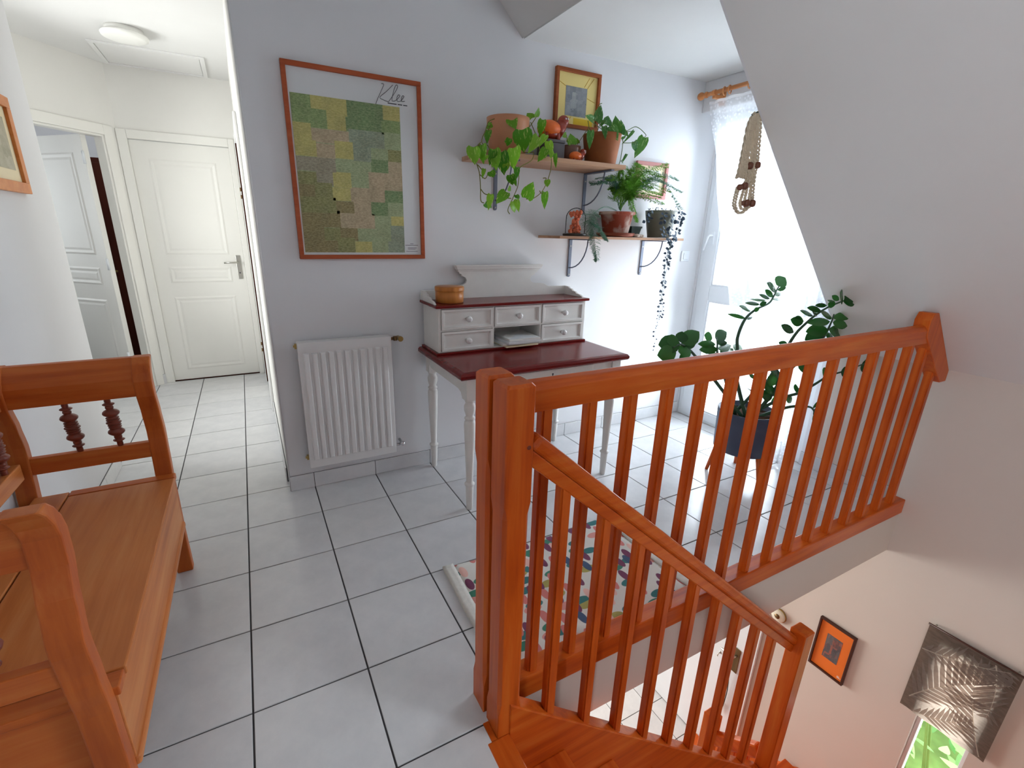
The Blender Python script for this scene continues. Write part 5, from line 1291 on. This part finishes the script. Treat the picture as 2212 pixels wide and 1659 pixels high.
def frond(parent, ctrl, mat, width, start):
    pts = catmull([mmv(q) for q in ctrl], 14); n = len(pts)
    pts = [Vector((p.x, min(p.y, 2.205), p.z)) if p.z < 1.40 and p.x < 1.93 else p for p in pts]
    mb = MB(); mb.tube(pts[::2] + [pts[-1]], [0.0015 - 0.0009 * i / (n // 2 + 1) for i in range(len(pts[::2]) + 1)], 4)
    up = Vector((random.uniform(-0.4, 0.4), random.uniform(-0.9, 0.1), 1.0)).normalized()
    s0 = int(n * start)
    for i in range(s0, n):
        t = (pts[min(i + 1, n - 1)] - pts[max(i - 1, 0)])
        t = t.normalized() if t.length > 1e-6 else Vector((1, 0, 0))
        side = t.cross(up); side = side.normalized() if side.length > 1e-4 else t.orthogonal().normalized()
        f = (i - s0) / max(1, n - s0); ln = width * math.sin(math.pi * min(1, 0.12 + 0.88 * (1 - f) ** 0.8) * 0.5) * random.uniform(0.7, 1.1)
        for sg in (-1, 1):
            d = (side * sg + t * 0.75 + up * random.uniform(-0.35, 0.25)).normalized(); nr = d.cross(up).normalized()
            e = pts[i] + d * ln
            mb.add([pts[i] - nr * 0.0006, pts[i] + nr * 0.0006, e], [(0, 1, 2)])
            for q in range(1, 9):
                p = pts[i] + d * ln * q / 9
                for s2 in (-1, 1):
                    dd = (nr * s2 + d * 0.9 + up * random.uniform(-0.4, 0.4)).normalized() * random.uniform(0.008, 0.014); wv = d * 0.0018
                    mb.add([p - wv, p + wv, p + dd], [(0, 1, 2)])
    o = mb.build('frond', mat, parent); return o


for i, c in enumerate(FERN_FRONDS):
    frond(fe, c, 'fern_dark' if i in (0, 1, 12, 13, 16, 25, 26) else 'fern', 0.046 if i < 25 else 0.068, 0.47 if i < 25 else 0.38)
for i, c in enumerate(FERN_FRONDS[:25]):
    j = [list(q) for q in c]
    for q in j[2:]:
        q[0] += random.randint(-28, 28); q[1] = min(2440, q[1] + random.randint(-30, 30)); q[2] += random.randint(-24, 20)
    frond(fe, j, 'fern_dark' if i in (0, 1, 12, 13, 16) else 'fern', 0.042, 0.5)

# string of hearts
for s in HEART_STRANDS:
    pts = catmull([mmv(q) for q in s], 6)
    sd = MB().tube(pts, 0.0007, 4).build('strand', 'stem_dark', ht)
    mb = MB(); acc = 0.0
    for i in range(1, len(pts)):
        acc += (pts[i] - pts[i - 1]).length
        zt = (pts[i].z - 0.62) / 0.9
        if acc > 0.009 + (1 - min(1, zt)) * 0.010:
            acc = 0.0
            for sg in (-1, 1):
                p = pts[i]; a = random.uniform(0, 6.28); d = Vector((math.cos(a) * sg, math.sin(a) * 0.6, random.uniform(-0.6, 0.3))).normalized()
                L = random.uniform(0.015, 0.025) * (0.55 + 0.6 * max(0, min(1, zt))); x = d.cross(Vector((0.3, -0.8, 0.4))).normalized() * L * 0.45
                q = p + d * 0.004
                mb.add([q, q + d * L * 0.25 + x, q + d * L * 0.6 + x * 0.9, q + d * L, q + d * L * 0.6 - x * 0.9, q + d * L * 0.25 - x], [(0, 1, 2, 3, 4, 5)])
    if mb.v:
        mb.build('heart_leaves', 'hearts', ht)['kind'] = 'stuff'
mb = MB()
for i in range(60):
    a = random.uniform(0, 6.28); rr = random.uniform(0.02, 0.098); p = Vector((2.42 + rr * math.cos(a), 2.362 + rr * math.sin(a), SZ2 + 0.165 + random.uniform(-0.01, 0.02)))
    d = Vector((random.uniform(-1, 1), random.uniform(-1, 1), random.uniform(0, 0.8))).normalized(); L = random.uniform(0.009, 0.014); x = d.cross(Vector((0.3, -0.8, 0.4))).normalized() * L * 0.45
    mb.add([p, p + d * L * 0.3 + x, p + d * L, p + d * L * 0.3 - x], [(0, 1, 2, 3)])
mb.build('heart_leaves', 'hearts', ht)['kind'] = 'stuff'

# floor plant
zp = thing('floor_plant', (2.46, 1.555, 0), 'tall glossy leaved floor plant in a blue grey planter on wooden legs', 'plant')
PC = (2.46, 1.555)
MB().lathe([(0.140, 0.175), (0.150, 0.180), (0.160, 0.420), (0.154, 0.420), (0.150, 0.385), (0.001, 0.385)], (PC[0], PC[1], 0), 40).build('planter', 'planter', zp)
soil(zp, PC, 0.149, 0.383)
for (fx, fy) in ((2.361, 1.683), (2.600, 1.660), (2.450, 1.400)):
    d = Vector((fx - PC[0], fy - PC[1], 0)); t = Vector((PC[0], PC[1], 0.215)) + d * 0.72
    t.z = 0.215
    MB().tube([(fx, fy, 0.0005), tuple(t)], [0.010, 0.017], 12).build('leg', 'wood', zp)
for pts, lv in ZZ:
    P = [mmv(q) for q in pts]
    P[0] = Vector((PC[0] + max(-0.1, min(0.1, P[0].x - PC[0])) * 0.7, PC[1] + random.uniform(-0.05, 0.05), 0.385))
    c = catmull(P, 6); n = len(c)
    MB().tube(c, [0.0105 - 0.0075 * i / (n - 1) for i in range(n)], 8).build('stem', 'stem_dark', zp)
    for l in lv:
        B_ = mmv(l[:3]); T_ = B_ + (mmv(l[3:6]) - B_) * 1.12
        put_leaf(zp, L_ZZ, B_, T_, max(0.018, l[6] / 1000.0 * 1.35), (-0.3, -0.75, 0.5), 0.35, 'leaflet')

# ================================================================== CURTAIN
cr = thing('curtain_pole', (2.72, 1.93, 2.215), 'honey coloured wooden curtain pole with rings under the dormer ceiling', 'curtain pole')
MB().tube([(2.72, 1.43, 2.215), (2.72, 2.40, 2.215)], 0.0125, 14).build('pole', 'rodwood', cr)
MB().lathe([(0.013, 2.385), (0.018, 2.390), (0.018, 2.398), (0.011, 2.404), (0.010, 2.412), (0.019, 2.420), (0.0235, 2.434), (0.020, 2.448), (0.010, 2.457), (0.001, 2.459)], (2.72, 0, 2.215), 18, 1).build('finial', 'rodwood', cr)
for y in (2.335, 1.50):
    MB().box(2.718, 2.804, y - 0.011, y + 0.011, 2.184, 2.206).tube([(2.72, y - 0.011, 2.215), (2.72, y + 0.011, 2.215)], 0.017, 14).box(2.790, 2.8045, y - 0.02, y + 0.02, 2.155, 2.235).build('bracket', 'rodwood', cr, 0.002)
for y in (2.262, 2.225, 2.095, 1.97, 1.84, 1.71, 1.58):
    pts = [(2.72 + 0.022 * math.sin(2 * math.pi * k / 20), y + 0.006 * math.sin(2 * math.pi * k / 20), 2.209 + 0.022 * math.cos(2 * math.pi * k / 20)) for k in range(20)]
    MB().tube(pts, 0.0032, 6, False, True).build('ring', 'rodwood', cr)


def curtain_left(z):
    ks = [(0.0, 1.86), (0.5, 1.93), (0.8, 2.01), (1.024, 2.075), (1.304, 2.194), (1.654, 2.300), (2.039, 2.380), (2.2, 2.392)]
    for (za, a), (zb, b) in zip(ks, ks[1:]):
        if z <= zb: return a + (b - a) * (z - za) / (zb - za)
    return ks[-1][1]


vs = []; fs = []; NU, NV = 110, 36
for j in range(NV + 1):
    z = 0.025 + (2.168 - 0.025) * j / NV; yl = curtain_left(z); yr = 1.435
    for i in range(NU + 1):
        u = i / NU; y = yr + (yl - yr) * u
        amp = 0.020 * (0.5 + 0.5 * math.sin(7.0 * u + 1.0) ** 2) * (0.5 + 0.5 * (1 - z / 2.2))
        bx_ = 2.745 + 0.075 * (1 - max(0.0, min(1.0, (z - 1.9) / 0.28)))
        vs.append((bx_ + amp * math.sin(2 * math.pi * 9.5 * u + 0.6 * math.sin(3 * z)) + 0.006 * math.sin(23 * u + z * 2), y, z))
for j in range(NV):
    for i in range(NU):
        a = j * (NU + 1) + i; fs.append((a, a + 1, a + NU + 2, a + NU + 1))
cu = MB(); cu.add(vs, fs, True)
ct = thing('lace_curtain', (2.80, 1.9, 0.02), 'sheer white lace curtain drawn across the glazed balcony door', 'curtain')
cu.build('voile', 'curtain', ct)
HEM = sheer_mat('folded_voile', (246, 247, 250), 0.12, False)
for zb, zt in ((0.018, 0.045), (2.164, 2.180)):
    row = [vs[i] for i in range(NU + 1)] if zb < 1 else [vs[NV * (NU + 1) + i] for i in range(NU + 1)]
    hm = MB(); vv = []
    for x, y, z in row: vv += [(x - 0.0015, y, zb), (x - 0.0015, y, zt)]
    hm.add(vv, [(2 * i, 2 * i + 2, 2 * i + 3, 2 * i + 1) for i in range(NU)], True)
    hm.build('hem', HEM, ct)

# ================================================================== MACRAME
mc = thing('macrame_hanging', (1.905, 1.425, 1.46), 'beige macrame hanging with brown beads on the dormer edge', 'wall hanging')
MAC_ALL = list(MAC_STRANDS)
for sa, sb in ((0, 7), (7, 1), (1, 2), (2, 6), (3, 4), (4, 5)):
    A = catmull([Vector(q) for q in MAC_STRANDS[sa]], 12); B = catmull([Vector(q) for q in MAC_STRANDS[sb]], 12)
    zc_ = max(A[-1].z, B[-1].z, 1500)
    mid = []
    for t in range(12):
        zt = 1844 - (1844 - zc_) * t / 11
        pa = min(A, key=lambda p: abs(p.z - zt)); pb = min(B, key=lambda p: abs(p.z - zt)); mid.append(((pa.x + pb.x) / 2, 1425, zt))
    MAC_ALL.append(mid)
for k, s in enumerate(MAC_ALL):
    pts = catmull([mmv(q) for q in s], 12)
    for tw in (0, 1):
        q = []
        for i, p in enumerate(pts):
            a = i * 0.75 + tw * math.pi
            r = 0.0065 if k == 5 else 0.003
            q.append(p + Vector((math.cos(a) * r, (k % 8 - 3.5) * 0.0022 + math.sin(a) * r, 0)))
        MB().tube(q, 0.0042, 6).build('cord', 'macrame', mc)
for x, y, z, r in MAC_BEADS:
    rr = r / 1000.0
    MB().lathe([(rr * 0.55, -rr), (rr * 0.95, -rr * 0.6), (rr, 0), (rr * 0.95, rr * 0.6), (rr * 0.55, rr)], (x / 1000.0, y / 1000.0 - 0.004, z / 1000.0), 14).build('bead', 'bead', mc)
MB().tube([(1.912, 1.402, 1.842), (1.905, 1.418, 1.838), (1.902, 1.426, 1.828), (1.902, 1.432, 1.836)], 0.0022, 6).build('hook', 'darkpot', mc)

# ================================================================== RUG
rg = thing('rug', (1.0, 1.27, 0), 'white cotton rug with teal, pink and plum leaf print behind the banister', 'rug')


def rug_grid(x0, x1, y0, y1, h, nx, ny):
    vs = []; fs = []
    for j in range(ny + 1):
        for i in range(nx + 1):
            x = x0 + (x1 - x0) * i / nx; y = y0 + (y1 - y0) * j / ny
            vs.append((x + 0.006 * math.sin(9 * y), y + 0.008 * math.sin(5 * x), h + 0.0012 * math.sin(31 * x + 17 * y)))
    for j in range(ny):
        for i in range(nx):
            a = j * (nx + 1) + i; fs.append((a, a + 1, a + nx + 2, a + nx + 1))
    n = len(vs); mb = MB(); mb.add(vs, fs, True)
    ring = [i for i in range(nx + 1)] + [j * (nx + 1) + nx for j in range(1, ny + 1)] + [ny * (nx + 1) + i for i in range(nx - 1, -1, -1)] + [j * (nx + 1) for j in range(ny - 1, 0, -1)]
    low = [(vs[k][0], vs[k][1], 0.0006) for k in ring]
    o = len(mb.v); mb.v += [Vector(p) for p in low]
    m = len(ring); mb.f += [(ring[k], ring[(k + 1) % m], o + (k + 1) % m, o + k) for k in range(m)]; mb.s += [False] * m
    return mb


rug_grid(0.615, 1.425, 0.99, 1.535, 0.009, 30, 20).build('pile', 'rug', rg)
rug_grid(0.572, 0.618, 0.985, 1.545, 0.013, 3, 20).build('border', 'rug_edge', rg)
rug_grid(1.422, 1.465, 0.985, 1.545, 0.013, 3, 20).build('border', 'rug_edge', rg)

# ================================================================== CEILING LIGHT, STAIRWELL THINGS
cl = thing('ceiling_light', (-0.485, 4.10, 2.43), 'round white flush ceiling light in the hallway', 'lamp')
MB().lathe([(0.098, 2.470), (0.100, 2.474), (0.100, 2.4995)], (-0.485, 4.10, 0), 36).build('base', 'lampglass', cl)
MB().lathe([(0.001, 2.440), (0.05, 2.441), (0.10, 2.445), (0.120, 2.452), (0.124, 2.464), (0.120, 2.470), (0.001, 2.470)], (-0.485, 4.10, 0), 36).build('diffuser', 'lampglass', cl)

ds = thing('wall_sensor', (XK, 1.368, -1.13), 'small round ivory sensor with dark centre high on the entrance wall', 'sensor')
MB().lathe([(0.046, XK - 0.0005), (0.046, XK - 0.020), (0.040, XK - 0.026), (0.001, XK - 0.027)], (0, 1.368, -1.112), 28, 0).build('body', 'detector', ds)
MB().lathe([(0.017, XK - 0.026), (0.017, XK - 0.031), (0.001, XK - 0.032)], (0, 1.368, -1.112), 18, 0).build('centre', 'bronze', ds)
MB().lathe([(0.050, XK - 0.0005), (0.050, XK - 0.010), (0.046, XK - 0.011)], (0, 1.368, -1.112), 28, 0).build('backplate', 'brass', ds)

pc = thing('palm_print_panel', (XK - 0.02, 0.485, -1.10), 'brown palm leaf print cloth panel hanging over the narrow stair window', 'cloth panel')
vs = []; fs = []
for j in range(13):
    for i in range(13):
        y = 0.310 + 0.350 * i / 12; z = -1.102 + 0.560 * j / 12
        vs.append((XK - 0.022 + 0.0004 * math.sin(i * 0.9), y, z + 0.003 * math.sin(i * 1.3) * (j < 1)))
for j in range(12):
    for i in range(12):
        a = j * 13 + i; fs.append((a, a + 1, a + 14, a + 13))
mb = MB(); mb.add(vs, fs, True)
o = mb.build('cloth', 'palm', pc)


PALM_X = XK - 0.0258


def palm_leaf(y, z, ang, ln, wd, n, curve=0.0):
    """one printed palm leaf: rib and two rows of leaflets, flat on the cloth"""
    global PALM_X
    PALM_X -= 0.0007; xf = PALM_X
    def P(t): a = ang + curve * t; return y + math.cos(ang + curve * t / 2) * ln * t, z + math.sin(ang + curve * t / 2) * ln * t, a
    lp = MB(); rib = MB()
    def ok(q): return 0.312 < q[0] < 0.658 and -1.100 < q[1] < -0.545
    for i in range(n):
        t = (i + 0.5) / n; py, pz, a = P(t); L = wd * math.sin(math.pi * (0.12 + 0.80 * t))
        for sg in (-1, 1):
            b = a + sg * 0.85; e = (py + math.cos(b) * L, pz + math.sin(b) * L); h = ln / n * 0.42
            c1 = (py - math.cos(a) * h, pz - math.sin(a) * h); c2 = (py + math.cos(a) * h, pz + math.sin(a) * h)
            mid = ((py + e[0]) / 2 + math.cos(a) * h, (pz + e[1]) / 2 + math.sin(a) * h); md2 = ((py + e[0]) / 2 - math.cos(a) * h, (pz + e[1]) / 2 - math.sin(a) * h)
            if all(ok(q) for q in (c1, c2, e, mid, md2)):
                lp.add([(xf, *c1), (xf, *md2), (xf, *e), (xf, *mid), (xf, *c2)], [(0, 1, 2, 3, 4)])
                if i % 3 == 0 and sg > 0:
                    k = 0.0016; rib.add([(xf - 0.0002, py, pz), (xf - 0.0002, e[0] + k, e[1] + k), (xf - 0.0002, py + k, pz + k * 1.5)], [(0, 1, 2)])
    for i in range(n):
        a0 = P(i / n); a1 = P((i + 1) / n); k = 0.0022 * (1 - i / n) + 0.0006; nx, nz = -math.sin(a0[2]) * k, math.cos(a0[2]) * k
        qs = [(a0[0] - nx, a0[1] - nz), (a1[0] - nx, a1[1] - nz), (a1[0] + nx, a1[1] + nz), (a0[0] + nx, a0[1] + nz)]
        if all(ok(q) for q in qs): rib.add([(xf - 0.0003, *q) for q in qs], [(0, 1, 2, 3)])
    if lp.v:
        lo_ = lp.build('leaf_print', 'palm_light', pc)
        if rib.v: rib.build('leaf_vein', 'palm_pale', lo_)


for a in ((0.635, -1.02, 2.0, 0.50, 0.20, 16, 0.45), (0.33, -1.085, 1.15, 0.50, 0.17, 15, 0.35), (0.40, -0.56, -1.9, 0.30, 0.12, 12, 0.4), (0.655, -0.70, 2.9, 0.34, 0.13, 13, -0.4), (0.60, -1.09, 2.75, 0.26, 0.10, 11, -0.5)):
    palm_leaf(*a)
MB().tube([(XK - 0.022, 0.305, -0.545), (XK - 0.022, 0.665, -0.545)], 0.005, 8).build('top_rod', 'frame_dark', pc)
for y in (0.33, 0.64):
    MB().tube([(XK - 0.022, y, -0.545), (XK - 0.0005, y, -0.545)], 0.004, 8).build('hook', 'steel', pc)

ky = thing('key_lanyard', (2.90, 1.60, -2.24), 'dark cord with a key hanging from the entrance door handle', 'key cord')
MB().tube(catmull([(2.900, 1.598, -1.672), (2.915, 1.594, -1.80), (2.925, 1.592, -2.00), (2.93, 1.592, -2.17), (2.928, 1.580, -2.185), (2.926, 1.572, -2.0), (2.912, 1.585, -1.80), (2.892, 1.598, -1.66)], 6), 0.0035, 6).build('cord', 'cord_and_gap', ky)
MB().box(2.926, 2.934, 1.580, 1.604, -2.20, -2.16).build('clip', 'brass', ky, 0.002)
MB().lathe([(0.014, 2.928), (0.014, 2.932)], (0, 1.594, -2.215), 14, 0).box(2.9285, 2.9315, 1.590, 1.598, -2.262, -2.222).build('key', 'brass', ky)
hk = thing('wall_hook', (2.945, 1.70, -1.77), 'small metal hook fixed on the entrance door', 'hook')
MB().tube([(2.948, 1.700, -1.76), (2.925, 1.700, -1.762), (2.918, 1.700, -1.775), (2.924, 1.700, -1.785)], 0.004, 8).build('hook_bar', 'steel', hk)
MB().lathe([(0.010, 2.948), (0.010, 2.944), (0.004, 2.943)], (0, 1.70, -1.76), 14, 0).build('rose', 'steel', hk)

wr = thing('wardrobe', (-1.08, 5.8, 0), 'dark red brown wardrobe glimpsed through the gap beside the open hallway door', 'wardrobe')
MB().box(-1.34, -0.815, 5.52, 6.10, 0.0005, 1.90).build('body', 'wardrobe', wr, 0.004)
for x0, x1 in ((-1.33, -1.082), (-1.074, -0.826)):
    dd = MB().box(x0, x1, 5.505, 5.5195, 0.08, 1.86).build('door', 'wardrobe', wr, 0.004)
    MB().ball(((x1 - 0.025) if x0 < -1.2 else (x0 + 0.025), 5.495, 0.95), 0.011, 10).build('knob', 'brass', dd)

# ================================================================== GARDEN OUTSIDE THE STAIR WINDOW
struct(MB().box(3.07, 9.0, -4.0, 6.0, -3.05, -2.95), 'ground', 'rough_ground', 'garden ground outside the stair window', 'ground')
gs = thing('garden_shrub', (3.75, 0.45, -2.95), 'broad leaved green garden shrub outside the narrow stair window', 'shrub')
for k in range(9):
    a = 2 * math.pi * k / 9; top = Vector((3.75 + 0.38 * math.cos(a), 0.45 + 0.6 * math.sin(a), random.uniform(-1.7, -1.1)))
    MB().tube(catmull([(3.75 + 0.05 * math.cos(a), 0.45 + 0.05 * math.sin(a), -2.95), (3.75 + 0.18 * math.cos(a), 0.45 + 0.28 * math.sin(a), -2.2), tuple(top)], 5), [0.016 - 0.001 * i for i in range(11)], 6).build('branch', 'stem', gs)
for k in range(290):
    p = Vector((random.uniform(3.38, 4.2), random.uniform(-0.35, 1.2), random.uniform(-2.35, -1.0)))
    d = Vector((random.uniform(-1, 0.2), random.uniform(-1, 1), random.uniform(-0.5, 0.7))).normalized()
    L = random.uniform(0.09, 0.20)
    q = p + d * L
    if q.x < 3.2: q.x = 3.2
    put_leaf(gs, L_GARDEN, p, q, L * random.uniform(0.22, 0.36), (-0.8, 0.0, 0.6), 0.6)
